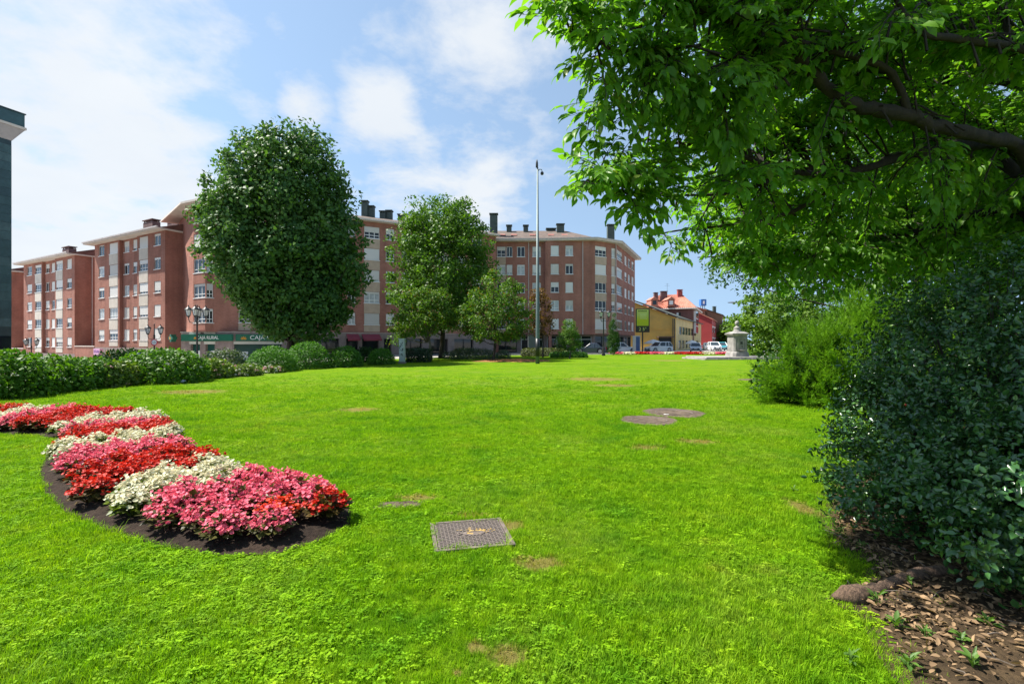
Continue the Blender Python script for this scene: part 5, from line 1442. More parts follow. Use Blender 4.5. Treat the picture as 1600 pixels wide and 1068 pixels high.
BED_FRONT = [(-12.5,8.75),(-8.9,8.62),(-8.1,8.5),(-7.45,8.15),(-6.75,7.3),(-6.3,6.7),(-5.9,6.2),(-4.95,5.27),(-4.2,4.68),(-3.4,4.2),(-2.72,3.88),(-2.2,3.73),(-1.8,3.74),(-1.55,3.98),(-1.42,4.35)]
BED_BACK = [(-1.5,4.7),(-1.85,5.0),(-2.9,5.55),(-4.2,6.7),(-5.2,7.9),(-6.1,9.0),(-7.2,10.0),(-8.6,10.6),(-12.5,10.7)]
BED = BED_FRONT + BED_BACK
def heap_sheet(name, poly, mat, step, hmax, rim, seed, dz=.006, parent=None):
    """a sheet of earth, slightly heaped, with clods"""
    r = np.random.default_rng(seed)
    bm = bmesh.new(); vs_ = [bm.verts.new((p[0], p[1], 0)) for p in poly]; bm.faces.new(vs_)
    xs_ = [p[0] for p in poly]; ys_ = [p[1] for p in poly]
    for k in range(int(min(xs_)//step)+1, int(max(xs_)//step)+1): bmesh.ops.bisect_plane(bm, geom=bm.verts[:]+bm.edges[:]+bm.faces[:], plane_co=(k*step,0,0), plane_no=(1,0,0))
    for k in range(int(min(ys_)//step)+1, int(max(ys_)//step)+1): bmesh.ops.bisect_plane(bm, geom=bm.verts[:]+bm.edges[:]+bm.faces[:], plane_co=(0,k*step,0), plane_no=(0,1,0))
    co = np.array([v.co[:2] for v in bm.verts]); d = edge_dist(co, poly)
    rr = r.random(len(co))
    for v, dd, q in zip(bm.verts, d, rr): v.co.z = dz + hmax*min(1, dd/rim)*(0.55+.45*q)*(1 if dd > 1e-4 else 0)
    bmesh.ops.recalc_face_normals(bm, faces=bm.faces)
    if sum(f.normal.z for f in bm.faces) < 0: bmesh.ops.reverse_faces(bm, faces=bm.faces)
    me = bpy.data.meshes.new(name); bm.to_mesh(me); bm.free(); me.materials.append(mat)
    return link(name, me, parent)
props(heap_sheet('flower_bed_soil', BED, SOIL, .12, .06, .25, 3), kind='structure')

def petal_mat(name, lo, hi):
    return M_leaf(name, lo, hi, .55, .30, .3, big=.2, bigscale=8, tint=(1.1,1.0,1.0))
PETAL = {'pink': petal_mat('petal_pink', (.58,.050,.110), (.84,.21,.28)), 'red': petal_mat('petal_red', (.42,.008,.006), (.66,.045,.018)),
         'white': petal_mat('petal_white', (.48,.48,.26), (.80,.78,.60)), 'orange': petal_mat('petal_orange_red', (.55,.03,.01), (.78,.085,.02))}
FLEAF = {'pink': M_leaf('begonia_leaf_bronze', (.035,.035,.012), (.10,.095,.022), .45, .25, .2), 'red': M_leaf('begonia_leaf_red', (.035,.032,.010), (.11,.07,.02), .45, .25, .2),
         'white': M_leaf('begonia_leaf_lime', (.07,.11,.015), (.20,.25,.035), .45, .3, .2)}
FLEAF['orange'] = FLEAF['red']
# blossom: a cup of four petals with a raised heart
def petals_template():
    v = []; f = []
    for k in range(4):
        a = k*math.pi/2; c, s = math.cos(a), math.sin(a)
        wdt = .52 if k % 2 else .36
        n = len(v)
        for (x, y, z) in [(.0,0,0),(.38,-wdt,.10),(.62,0,.22),(.38,wdt,.10)]:
            v.append((x*c-y*s, x*s+y*c, z))
        f.append((n, n+1, n+2, n+3))
    return np.array(v), f
T_BLOSSOM = petals_template()
PLANTS = {}
def plant_meshes(colour, k):
    if (colour, k) in PLANTS: return PLANTS[(colour, k)]
    r = np.random.default_rng(1000+k*13+len(colour))
    nl, nf = 120, 250
    # low dome of leaves, blossoms standing over it
    def dome(n, lo, hi, r0):
        an = r.random(n)*6.283; rr = np.sqrt(r.random(n))*r0; z = lo + (hi-lo)*(1-(rr/r0)**2*.62)*(.45+.55*r.random(n))
        return np.stack([rr*np.cos(an), rr*np.sin(an), z], 1)
    pl = dome(nl, .03, .23, .145); al = norm(pl*np.array([1,1,.2]) + r.normal(size=pl.shape)*.06 + 1e-4); nrl = norm(np.array([0,0,1.]) + pl*2.5 + r.normal(size=pl.shape)*.35)
    lf = leaves_mesh('leaves', T_BROAD, pl, al, nrl, .055+.03*r.random(nl), (.045+.02*r.random(nl)), FLEAF[colour])
    hub = dome(60, .06, .33, .155); pf = hub[r.integers(0,60,nf)] + r.normal(size=(nf,3))*np.array([.019,.019,.015]); pf[:,2] = np.maximum(pf[:,2], .06)
    nrf = norm(np.array([0,0,.75]) + pf*np.array([5,5,0]) + r.normal(size=pf.shape)*.45); af = rdir(nf, r)
    s = .0215+.012*r.random(nf)
    if colour == 'white': s = s*1.08
    fl = leaves_mesh('blossoms', T_BLOSSOM, pf, af, nrf, s, s, PETAL[colour])
    stem = MB()
    for q in pf[::6]: stem.tube([(q[0]*.3, q[1]*.3, 0), tuple(q)], [.004,.002], 3, cap=False)
    sm = stem.mesh('stems', FLEAF[colour])
    PLANTS[(colour, k)] = (lf, fl, sm)
    return PLANTS[(colour, k)]
center = np.array([(-1.7,4.35),(-2.6,4.55),(-3.6,5.15),(-4.7,6.0),(-5.7,7.2),(-6.6,8.6),(-7.8,9.4),(-9.2,9.65),(-12.5,9.7)])
cum = np.concatenate([[0], np.cumsum(np.linalg.norm(np.diff(center, axis=0), axis=1))])
def along(p):
    best = (1e9, 0, 0)
    for i in range(len(center)-1):
        a, b_ = center[i], center[i+1]; d = b_-a; L_ = np.linalg.norm(d); t = np.clip(((p-a)@d)/L_**2, 0, 1)
        q = a+t*d; dist = np.linalg.norm(p-q)
        if dist < best[0]: best = (dist, cum[i]+t*L_, np.cross(d/L_, p-q))
    return best[1], best[2]
BANDS = [(0,1.42,'pink','pink begonia in the band at the near tip of the bed'), (1.42,2.34,'white','cream white begonia in the nearest white band, behind the pink tip'),
         (2.34,3.52,'red','red begonia in the nearest red band of the bed'), (3.52,4.42,'pink','pink begonia in the second pink band, at the bend of the bed'),
         (4.42,5.30,'white','cream white begonia in the second white band, past the bend'), (5.30,6.35,'red','red begonia in the second red band'),
         (6.35,6.95,'pink','pink begonia in the short band beyond the second red band'), (6.95,7.85,'white','cream white begonia in the third white band, at the left turn'),
         (7.85,9.3,'red','red begonia in the wide far red band'), (9.3,9.9,'pink','pink begonia in the far band near the left edge'), (9.9,10.4,'white','cream white begonia at the left edge'), (10.4,14,'red','red begonia at the far left end of the bed')]
r = np.random.default_rng(55)
pts = []
cand = np.stack([-12.3+11*r.random(9000), 3.6+7.2*r.random(9000)], 1)
cand = cand[in_poly(cand, BED)]
df = edge_dist(cand, BED_FRONT, False); db = edge_dist(cand, BED_BACK, False)
dfx = np.where(cand[:,0] < -7.2, .14, np.where(cand[:,0] > -1.95, .22, .21))
cand = cand[(df > dfx) & (db > .15)]
for p in cand:
    sp = .205
    if all((p[0]-q[0])**2+(p[1]-q[1])**2 > sp*sp for q in pts): pts.append(p)
pts.sort(key=lambda p: p[1]); pts = pts[:300]
tipc = np.array((-1.9, 4.1))
for i, p in enumerate(pts):
    s, lat = along(p); s = s + .30*lat + r.normal()*.02
    for (a, b_, colr, lab) in BANDS:
        if a <= s < b_: break
    if colr == 'pink' and a == 0 and p[0] > -2.55 and p[1] < 4.30 and r.random() < .4:
        colr, lab = 'orange', 'orange-red begonia at the near tip of the bed, among the pink ones'
    lf, fl, sm = plant_meshes(colr, int(r.integers(0, 4)))
    root = thing('begonia_plant', lab, 'flower', (float(p[0]), float(p[1]), .045), float(r.random()*6.28), lab.replace('begonia', 'begonias'))
    sc = .98+.2*r.random(); root.scale = (sc, sc, sc*(.70+.13*r.random()))
    link('leaves', lf, root); link('blossoms', fl, root); link('stems', sm, root)

# far flower border by the road: too small to count
r = np.random.default_rng(56)
segs = [((955,553.2),(1140,553.0))]
n = 5200
t = r.random(n); pxx = 952 + t*186; Yb = 63.5 + (1-t)*1.5 + r.normal(size=n)*.35
z = .03 + .26*r.random(n)**.8
pos = np.stack([(pxx-800)/F*Yb, Yb, z], 1)
band = ((pxx-952)/186*9 + r.normal(size=n)*.12).astype(int) % 9
cmap = ['pink','white','red','pink','white','red','red','white','pink']
for cn in ('red','pink','white'):
    sel = np.array([cmap[b_] == cn for b_ in band])
    ob = link('flower_border', leaves_mesh('flower_border', T_BLOSSOM, pos[sel], rdir(sel.sum(), r), norm(np.array([0,-.3,1.])+r.normal(size=(sel.sum(),3))*.4), .13, .13, PETAL[cn]))
    props(ob, '%s flowers in the far border along the road' % {'red':'red','pink':'pink','white':'cream white'}[cn], 'flowers', None, 'stuff')

# ================================================================== COVERS AND PATCHES IN THE LAWN
IRON = None
def iron_mat():
    m, nt, b = new_mat('cast_iron_cover'); N, L = nt.nodes, nt.links
    tc = N.new('ShaderNodeTexCoord')
    w1 = N.new('ShaderNodeTexChecker'); w1.inputs['Scale'].default_value = 42; L.new(tc.outputs['Object'], w1.inputs['Vector'])
    n = nnoise(nt, 7, 6, .65); n2 = nnoise(nt, 2.5, 4, .6)
    c = mrgb(nt, (.115,.092,.078), (.20,.165,.14), n.outputs['Fac'])
    c = mrgb(nt, c, mrgb(nt, (.55,.55,.55), (1.1,1.1,1.1), w1.outputs['Fac']), .75, 'MULTIPLY')
    L.new(c, b.inputs['Base Color']); b.inputs['Roughness'].default_value = .6; b.inputs['Metallic'].default_value = .25
    add_bump(nt, b, w1.outputs['Fac'], .8, .006)
    return m
IRON = iron_mat()
RUST = M_plain('iron_rim', (.13,.10,.085), .7, .25, 8, .3)
cpos = G(735, 836)
root = thing('manhole_cover', 'square ribbed iron manhole cover in the near lawn', 'manhole cover', (cpos.x, cpos.y, .0), R(12.5))
hw, hd = .285, .275
mb = MB()
for (x0,x1,y0,y1) in ((-hw-.03,-hw,-hd-.03,hd+.03),(hw,hw+.03,-hd-.03,hd+.03),(-hw,hw,-hd-.03,-hd),(-hw,hw,hd,hd+.03)): mb.box(x0,x1,y0,y1,-.03,.022)
mb.build('frame', RUST, root)
mb = MB(); mb.box(-hw+.006,hw-.006,-hd+.006,hd-.006,-.03,.018); lid = mb.build('lid', IRON, root)
# raised lozenge studs in rows on the lid
stud = MB(); stud.box(-.011,.011,-.011,.011,0,.006)
st = MB()
for i in range(18):
    for j in range(17):
        x, y = -hw+.03+i*(2*hw-.06)/17, -hd+.03+j*(2*hd-.06)/16
        if abs(x-.03) < .13 and abs(y) < .05: continue
        st.box(x-.009,x+.009,y-.009,y+.009,.0185,.0245)
st.build('studs', IRON, lid)
mb = MB(); mb.lathe([(.075,.0),(.075,.006),(.055,.008),(.05,.003)], 24, M=Matrix.Translation((.03,-.01,.0185)) @ Matrix.Diagonal((1.2,.6,1,1))); mb.build('maker_boss', RUST, lid)
for x in (-.09,.15):
    mb = MB(); mb.lathe([(.022,0),(.022,.007),(.012,.009),(.01,.001)], 14, c=(x,0,.0185)); mb.build('lifting_eye', RUST, lid)
mb = MB(); rr = random.Random(4)
for k in range(70):
    x, y = rr.gauss(.05,.06), rr.gauss(.035,.03); s = rr.uniform(.004,.012)
    mb.box(x-s,x+s,y-s*.7,y+s*.7,.0187,.0187+s*.5)
mb.build('dried_moss', M_plain('dry_moss', (.38,.25,.07), .95, .25, 30), lid)
def slab_patch(name, label, cat, px, py, rx, ry, mat, seed, z=.012, n=26, rot=0, lip=True, thick=.04):
    rr = random.Random(seed); g = G(px, py)
    root = thing(name, label, cat, (g.x, g.y, 0), rot)
    poly = []
    for k in range(n):
        a = 2*math.pi*k/n; q = 1+rr.uniform(-.07,.07); poly.append((math.cos(a)*rx*q, math.sin(a)*ry*q))
    mb = MB(); mb.prism(poly, -thick, z, top=[(x*.96,y*.96) for x, y in poly]); mb.build('slab', mat, root)
    return root
WORN = soil_mat('worn_cover', (.065,.048,.036), (.17,.135,.105), 9)
g = G(624, 789)
root = thing('concrete_slab', 'small sunken concrete slab left of the iron cover', 'slab', (g.x, g.y, 0), R(6))
mb = MB(); mb.prism([(-.24,-.085),(-.05,-.1),(.2,-.075),(.235,.06),(.1,.1),(-.18,.085)], -.03, .012); mb.build('slab', WORN, root)
rt = slab_patch('drain_cover', 'front of two round worn drain covers in the middle lawn', 'drain cover', 1014, 656.5, .60, .66, WORN, 5, z=.010)
mb = MB(); mb.lathe([(.36,0),(.365,.006),(.35,.006),(.345,.0)], 28, c=(0,0,.0105), cap=False); mb.build('rim', RUST, rt)
rt = slab_patch('drain_cover', 'rear of two round worn drain covers in the middle lawn', 'drain cover', 1053, 645, .68, .76, WORN, 6, z=.016)
mb = MB(); mb.lathe([(.40,0),(.405,.006),(.39,.006),(.385,.0)], 28, c=(0,0,.0165), cap=False); mb.build('rim', RUST, rt)
mb = MB(); mb.box(-.32,-.22,-.34,-.29,.0165,.022); mb.build('pale_mark', WHITE, rt)
slab_patch('drain_cover', 'flat grey slab in the lawn at the foot of the yew', 'drain cover', 1180, 593, .75, .45, WORN, 7)
# bark mulch under the right maple
g = G(800, 562)
MULCH = soil_mat('bark_mulch', (.16,.07,.025), (.36,.18,.075), 6)
props(heap_sheet('bark_mulch', [(-3.4+.0,40.5),(-1.5,39.6),(1.2,39.6),(3.0,41),(3.4,43.5),(1,45.5),(-2.5,45)], MULCH, .5, .12, 1.0, 9, .004), kind='structure')

# ================================================================== BARE EARTH, ROOT, FALLEN LEAVES BY THE HOLLY
EARTH = [(3.1,5.1),(2.85,4.6),(2.62,4.25),(2.42,3.9),(2.5,3.6),(2.22,3.3),(1.95,3.1),(2.02,2.88),(1.86,2.55),(1.78,2.25),(1.95,1.9),(2.4,1.5),(4.5,1.2),(7.5,1.2),(9.5,4.5),(7.5,7),(4.9,6.8),(3.9,6.2)]
props(heap_sheet('bare_earth', EARTH, DIRT, .15, .035, .3, 12, .005), kind='structure')
ra = [G(1300,938), G(1335,940), G(1375,928), G(1405,915), G(1440,905), G(1500,900)]
root = thing('tree_root', 'thick bare root lying on the earth below the holly', 'root', (ra[0].x, ra[0].y, 0))
mb = MB(); rr = random.Random(8)
pp = []; rad_ = []
for i in range(len(ra)-1):
    for t in np.linspace(0,1,5,endpoint=False):
        q = ra[i].lerp(ra[i+1], t); pp.append(Vector((q.x-ra[0].x, q.y-ra[0].y, .035+rr.uniform(-.006,.008)))); rad_.append(([.055,.068,.036,.036,.046,.045][i]*(1-t)+[.055,.068,.036,.036,.046,.045][i+1]*t)*rr.uniform(.82,1.18))
rad_[0] = .008; rad_[1] *= .45; rad_[2] *= .75
mb.tube(pp, rad_, 11); mb.build('root', M_bark('root_bark', (.045,.026,.016), (.17,.105,.065), 60), root, smooth_=True)
# dead leaves: nearest ones singly, the rest as litter
LIT = M_leaf('dead_leaf', (.045,.026,.015), (.36,.235,.125), .7, .2, .3, big=.2, bigscale=6)
r = np.random.default_rng(61)
n = 20000
lp = np.stack([1.95+4.2*r.random(n)**1.2, 2.0+4.0*r.random(n)], 1)
foc = np.minimum(np.hypot((lp[:,0]-2.65)/.55, (lp[:,1]-3.65)/.5), np.hypot((lp[:,0]-2.75)/.75, (lp[:,1]-2.95)/.42))
ok = in_poly(lp, EARTH) & (edge_dist(lp, EARTH) > .1) & (r.random(n) < np.clip(1.35-foc*.62, .07, 1))
lp = lp[ok]; n = len(lp)
c3 = np.stack([lp[:,0], lp[:,1], .045+.012*r.random(n)], 1); axl = norm(np.stack([r.normal(size=n), r.normal(size=n), r.normal(size=n)*.22], 1)); nrl = norm(np.array([0,0,1.])+r.normal(size=(n,3))*.35)
ln = .012+.05*r.random(n)**1.6; wd = ln*(.28+.35*r.random(n))
near = np.argsort(lp[:,1] + .25*np.abs(lp[:,0]-2.4) - ln*60); near = near[:140]
mask = np.ones(n, bool); mask[near] = False
props(link('leaf_litter', leaves_mesh('leaf_litter', T_LEAF, c3[mask], axl[mask], nrl[mask], ln[mask], wd[mask], LIT)), 'brown litter of fallen leaves spread under the holly', 'leaf litter', None, 'stuff')
unit = leaves_mesh('fallen_leaf', T_LEAF, np.zeros((1,3)), np.array([[1.,0,0]]), np.array([[0,0,1.]]), 1.0, 1.0, LIT)
_, A_, S_, N_, l_, w_ = leaf_arrays(c3, axl, nrl, ln, wd)
for i in near:
    o = link('fallen_leaf', unit); props(o, 'dry brown leaf on the bare earth in front of the holly', 'leaf', 'loose dry leaves on the bare earth')
    o.matrix_basis = Matrix(((A_[i,0]*l_[i],S_[i,0]*w_[i],N_[i,0]*l_[i],c3[i,0]),(A_[i,1]*l_[i],S_[i,1]*w_[i],N_[i,1]*l_[i],c3[i,1]),(A_[i,2]*l_[i],S_[i,2]*w_[i],N_[i,2]*l_[i],c3[i,2]),(0,0,0,1)))
tw_ = MB(); rr = random.Random(77)
for k in range(60):
    x, y = rr.uniform(2.1,3.6), rr.uniform(2.3,4.3); a = rr.uniform(0,6.28); l = rr.uniform(.05,.22)
    if not in_poly([(x,y),(x+math.cos(a)*l,y+math.sin(a)*l)], EARTH).all(): continue
    tw_.tube([(x,y,.048),(x+math.cos(a)*l*.5+rr.uniform(-.01,.01),y+math.sin(a)*l*.5,.056),(x+math.cos(a)*l,y+math.sin(a)*l,.05)], [.003,.0025,.0015], 4)
props(tw_.build('fallen_twigs', BARK), 'thin dry twigs strewn over the leaf litter', 'twigs', None, 'stuff')
# weeds
L_WEED = M_leaf('weed_leaf', (.05,.12,.02), (.14,.25,.04), .5, .35, .35)
for k, (px, py, s, lab) in enumerate(((1370,950,1.1,'leafy weed directly in front of the bare root'),(1420,918,.8,'small weed growing on the bare root'),(1400,990,1.0,'weed between root and photo bottom, left one'),
        (1445,1000,.8,'weed in the dead leaves, middle one'),(1500,1010,1.0,'weed among pale dead leaves near the holly foot'),(1545,985,.9,'weed at the holly foot'),(1330,1040,.7,'low weed at the edge of the grass and earth'),
        (1420,1050,.9,'weed at the bottom edge of the earth'),(1520,1050,1.0,'weed in the bottom right corner'),(1310,840,.9,'weed at the left foot of the holly'),(1345,860,.7,'tiny weed beside the first dead leaves'),(1240,770,.6,'weed in the lawn left of the holly'))):
    g = G(px, py); rr = np.random.default_rng(300+k); n = 16
    root = thing('weed', lab, 'weed', (g.x, g.y, .0))
    an = np.arange(n)*2.4+rr.random()*6; el = .05+1.1*rr.random(n); a3 = np.stack([np.cos(an)*np.cos(el), np.sin(an)*np.cos(el), np.sin(el)], 1)
    z = .005+.05*rr.random(n)*s
    link('leaves', leaves_mesh('leaves', T_LEAF, np.stack([a3[:,0]*.012, a3[:,1]*.012, z+.02], 1), a3, norm(np.array([0,0,1.])+a3*-.4), (.02+.06*rr.random(n))*s, (.012+.022*rr.random(n))*s, L_WEED), root)
    mb = MB(); mb.tube([(0,0,-.01),(.003,0,.08*s)], [.004,.002], 4); mb.build('stem', L_WEED, root)

# ================================================================== STREET OBJECTS
METAL = M_plain('galvanised_pole', (.105,.14,.14), .5, .12, 2, 0, .35)
BLACK = M_plain('black_iron', (.018,.020,.022), .45, .2, 4, 0, .2)
g = G(840, 568)
root = thing('camera_pole', 'very tall slender grey pole with camera dome on top', 'pole', (g.x, g.y, 0))
H = P(840, 262, g.y).z
mb = MB(); mb.tube([(0,0,-.1),(0,0,2.0),(0,0,H)], [.155,.145,.055], 14); mb.build('shaft', METAL, root, smooth_=True)
mb = MB(); mb.tube([(0,0,.55),(0,0,1.85)], [.165,.16], 14); mb.build('black_band', BLACK, root, smooth_=True)
mb = MB(); mb.lathe([(.06,0),(.09,.03),(.085,.35),(.04,.55),(.01,.62)], 12, c=(-.05,0,H)); mb.build('finial', BLACK, root, smooth_=True)
mb = MB(); mb.tube([(0,0,H-.25),(.15,0,H-.12),(.30,0,H-.14),(.33,0,H-.3)], .03, 8); arm = mb.build('arm', METAL, root)
mb = MB(); mb.lathe([(.01,-.14),(.10,-.09),(.13,0),(.10,.10),(.03,.13)], 14, c=(.33,0,H-.42)); mb.build('camera_dome', BLACK, arm, smooth_=True)

LGLASS = M_plain('lantern_glass', (.55,.58,.60), .15, .08, 4, 0, 0, .7)
def lantern(parent, x, y, z, s=1.0):
    mb = MB(); mb.lathe([(.10,0),(.13,.05),(.22,.46)], 8, cap=True, M=Matrix.Translation((x,y,z)) @ Matrix.Scale(s,4)); body = mb.build('lantern', LGLASS, parent)
    mb = MB()
    M_ = Matrix.Translation((x,y,z)) @ Matrix.Scale(s,4)
    mb.lathe([(.30,.45),(.29,.49),(.20,.60),(.09,.68),(.05,.72),(.06,.76),(.012,.86)], 12, M=M_)
    mb.lathe([(.05,-.14),(.11,-.06),(.125,.0)], 8, M=M_)
    for k in range(8):
        a = 2*math.pi*k/8; c, q = math.cos(a), math.sin(a)
        mb.tube([M_ @ Vector((.135*c,.135*q,.0)), M_ @ Vector((.228*c,.228*q,.47))], .012*s, 4)
    mb.build('lantern_cage', BLACK, body)
def lamp(label, px, top_y, Y, arms, ang, zbase=None, s=1.0):
    q = XY(px, Y); zt = CAMZ-(top_y-534)/F*Y; zb = gz(q.x, Y) if zbase is None else zbase
    root = thing('street_lamp', label, 'street lamp', (q.x, Y, zb), ang, 'old style street lamps'); H = zt-zb
    mb = MB(); mb.lathe([(.20,-.05),(.22,.1),(.15,.3),(.13,.9),(.09,1.0),(.075,1.2),(.06,H-1.3),(.09,H-1.25),(.09,H-1.15),(.045,H-1.05),(.035,H-.2),(.05,H-.15),(.01,H)], 12); mb.build('post', BLACK, root, smooth_=True)
    for k in range(arms):
        a = 2*math.pi*k/arms; c, n = math.cos(a), math.sin(a); z0 = H-1.32
        mb = MB(); mb.tube([(c*.05,n*.05,z0-.05),(c*.3,n*.3,z0-.18),(c*.52,n*.52,z0-.12),(c*.60,n*.60,z0+.12),(c*.60,n*.60,z0+.26)], .028, 6); am = mb.build('arm', BLACK, root)
        lantern(am, c*.60, n*.60, z0+.38, s)
    return root
lamp('black four-lantern street lamp in front of the bank', 308, 475, 40, 4, R(20))
l2 = lamp('black street lamp carrying a round road sign above the hedge', 241, 505, 47, 2, R(0))
lamp('black double street lamp far left, just right of the teal tower', 49, 526, 60, 2, R(5))
lamp('black street lamp beside the narrow cypress', 943, 482, 58, 3, R(-10), 0)
# round weight-limit sign on the second lamp
q = P(241, 534.5, 46.85)
root = thing('road_sign', 'round white road sign with red rim on the lamp post', 'road sign', (q.x, q.y, q.z))
mb = MB(); mb.lathe([(.32,-.015),(.32,.015)], 28, M=Matrix.Rotation(R(90),4,'X')); mb.build('disc', M_plain('sign_red',(.50,.03,.05),.4,.08,3), root)
mb = MB(); mb.lathe([(.235,.016),(.235,.022)], 28, M=Matrix.Rotation(R(90),4,'X')); mb.build('face', WHITE, root)
link('lettering', text_mesh('3,5t', .22, BLACK, .003), root, (0,-.026,0))
mb = MB(); mb.box(-.12,.12,.015,.09,-.04,.04); mb.build('bracket', BLACK, root)
# road lamp whose head shows at the right street tree
q = XY(1162, 92)
root = thing('road_lamp', 'modern road lamp whose flat head sticks out of the street tree', 'street lamp', (q.x, 92, 0))
zt = P(1140, 473, 92).z
mb = MB(); mb.tube([(0,0,-.1),(0,0,zt-.3),(-.2,0,zt),(-1.0,0,zt+.05)], [.11,.07,.05,.04], 8); mb.build('post', METAL, root)
mb = MB(); mb.lathe([(.05,-.06),(.2,-.03),(.22,.03),(.05,.10)], 12, M=Matrix.Translation((-2.0,0,zt+.05)) @ Matrix.Diagonal((4.6,1.3,1.6,1))); mb.build('lamp_head', M_plain('lamp_head_grey',(.10,.11,.12),.5,.1,2), root)

# information display board
Yb = 68.0; q = XY(1004, Yb)
root = thing('display_board', 'tall black board with yellow-green display by the yellow workshop', 'sign', (q.x, Yb, 0), R(-8))
zb, zt = P(0, 519, Yb).z, P(0, 482, Yb).z
mb = MB(); mb.box(-.09,.09,-.09,.09,-.1,zb+.02); mb.build('post', BLACK, root)
mb = MB(); mb.box(-.93,.93,-.16,.16,zb,zt); cab = link('cabinet', bevel_mesh(mb.mesh('cabinet', BLACK), .05, 2), root)
m, nt, b = new_mat('poster_green')
sp = nt.nodes.new('ShaderNodeSeparateXYZ'); tc = nt.nodes.new('ShaderNodeTexCoord'); nt.links.new(tc.outputs['Generated'], sp.inputs[0])
nt.links.new(ramp(nt, sp.outputs[2], [(0,(.30,.40,.01)),(.35,(.36,.44,.01)),(.7,(.42,.52,.12)),(1,(.48,.56,.14))]), b.inputs['Base Color']); b.inputs['Roughness'].default_value = .3
mb = MB(); mb.box(-.78,.78,-.175,-.162,zb+.88,zt-.12); mb.build('poster', m, root)
DKG = M_plain('print_dark_green', (.05,.10,.02), .6, .1, 3); PLG = M_plain('print_pale', (.55,.62,.30), .6, .1, 3)
mb = MB()
for k in range(7): mb.box(-.6+k*.17,-.6+k*.17+.12,-.19,-.177,zt-.42,zt-.26)
mb.build('poster_heading', DKG, root)
mb = MB()
for k in range(5): mb.box(-.35,.55-.1*(k%2),-.19,-.177,zt-.75-k*.16,zt-.70-k*.16)
mb.build('poster_lines', PLG, root)
link('lettering', text_mesh('2 5°', .62, M_plain('led_green',(.45,.55,.15),.5,.1,3), .004), root, (0,-.182,zb+.42))

# stone fountain with ball finial and its long step
Yf = 47.0; q = XY(1150, Yf)
root = thing('stone_fountain', 'pale stone fountain pillar with ball finial at the lawn end', 'fountain', (q.x+.1, Yf, .03), R(9)); root.scale = (.72, .72, .87)
def oct_(w, d, c=.28): return [(-w+c,-d),(w-c,-d),(w,-d+c),(w,d-c),(w-c,d),(-w+c,d),(-w,d-c),(-w,-d+c)]
def pr(name, w0, w1, z0, z1, c=.28, mat=STONE, parent=root):
    mb = MB(); mb.prism(oct_(w0,w0,c), z0, z1, top=oct_(w1,w1,c)); return link(name, mb.mesh(name, mat), parent)
pr('plinth', 1.16, 1.12, .25, .62); pr('plinth_moulding', 1.10, 1.0, .622, .78)
body = pr('shaft', .96, .94, .782, 2.42)
pr('neck_moulding', .97, 1.08, 2.422, 2.58); pr('cornice', 1.18, 1.22, 2.582, 2.72); pr('cornice_top', 1.16, .72, 2.722, 2.92)
mb = MB(); mb.lathe([(.56,0),(.56,.06),(.44,.10),(.40,.34),(.45,.40),(.30,.50),(.17,.60),(.13,.68)], 20, c=(0,0,2.922)); mb.build('cap', STONE, root, smooth_=True)
mb = MB(); mb.lathe([(.02,-.28),(.14,-.25),(.24,-.14),(.28,0),(.24,.14),(.14,.25),(.02,.28)], 20, c=(0,0,3.84)); mb.build('ball_finial', STONE, root, smooth_=True)
mb = MB(); w = .55
for (x0,x1,z0,z1) in ((-w,-w+.1,.9,2.3),(w-.1,w,.9,2.3),(-w+.1,w-.1,.9,1.0),(-w+.1,w-.1,2.2,2.3)): mb.box(x0,x1,-1.03,-.94,z0,z1)
mb.build('panel_frame', STONE, body)
mb = MB(); mb.box(-.16,.16,-.975,-.955,1.55,1.85); mb.build('dark_plate', DARK, body)
mb = MB(); mb.tube([(0,-.95,1.35),(0,-1.15,1.35),(0,-1.2,1.25)], .035, 8); mb.build('spout', BLACK, body)
mb = MB(); mb.lathe([(.12,0),(.34,.10),(.36,.16),(.30,.16),(.1,.06)], 16, c=(0,-1.1,.84)); mb.build('basin', STONE, body, smooth_=True)
for k in range(4):
    a = R(45+90*k); mb = MB(); mb.box(-.09,.09,-.05,.05,.85,2.35); mb.build('corner_rib', STONE, body, (math.cos(a)*1.15, math.sin(a)*1.15, 0), a+R(90))
# two courses of long stone steps, each block its own piece
root = thing('stone_steps', 'long low stone step running under the fountain', 'steps', (q.x, Yf-.2, 0), R(9))
for lev, (x0, x1, y0, y1, z0, z1) in enumerate(((-4.4,3.6,-2.0,2.2,-.05,.13),(-4.1,3.4,-1.7,2.0,.132,.25))):
    n = 7
    for k in range(n):
        a, b_ = x0+(x1-x0)*k/n, x0+(x1-x0)*(k+1)/n
        mb = MB(); mb.box(a+.012,b_-.012,y0+random.uniform(-.02,.02),y1,z0,z1-random.uniform(0,.012)); link('stone_block', bevel_mesh(mb.mesh('stone_block', STONE), .02, 1), root)

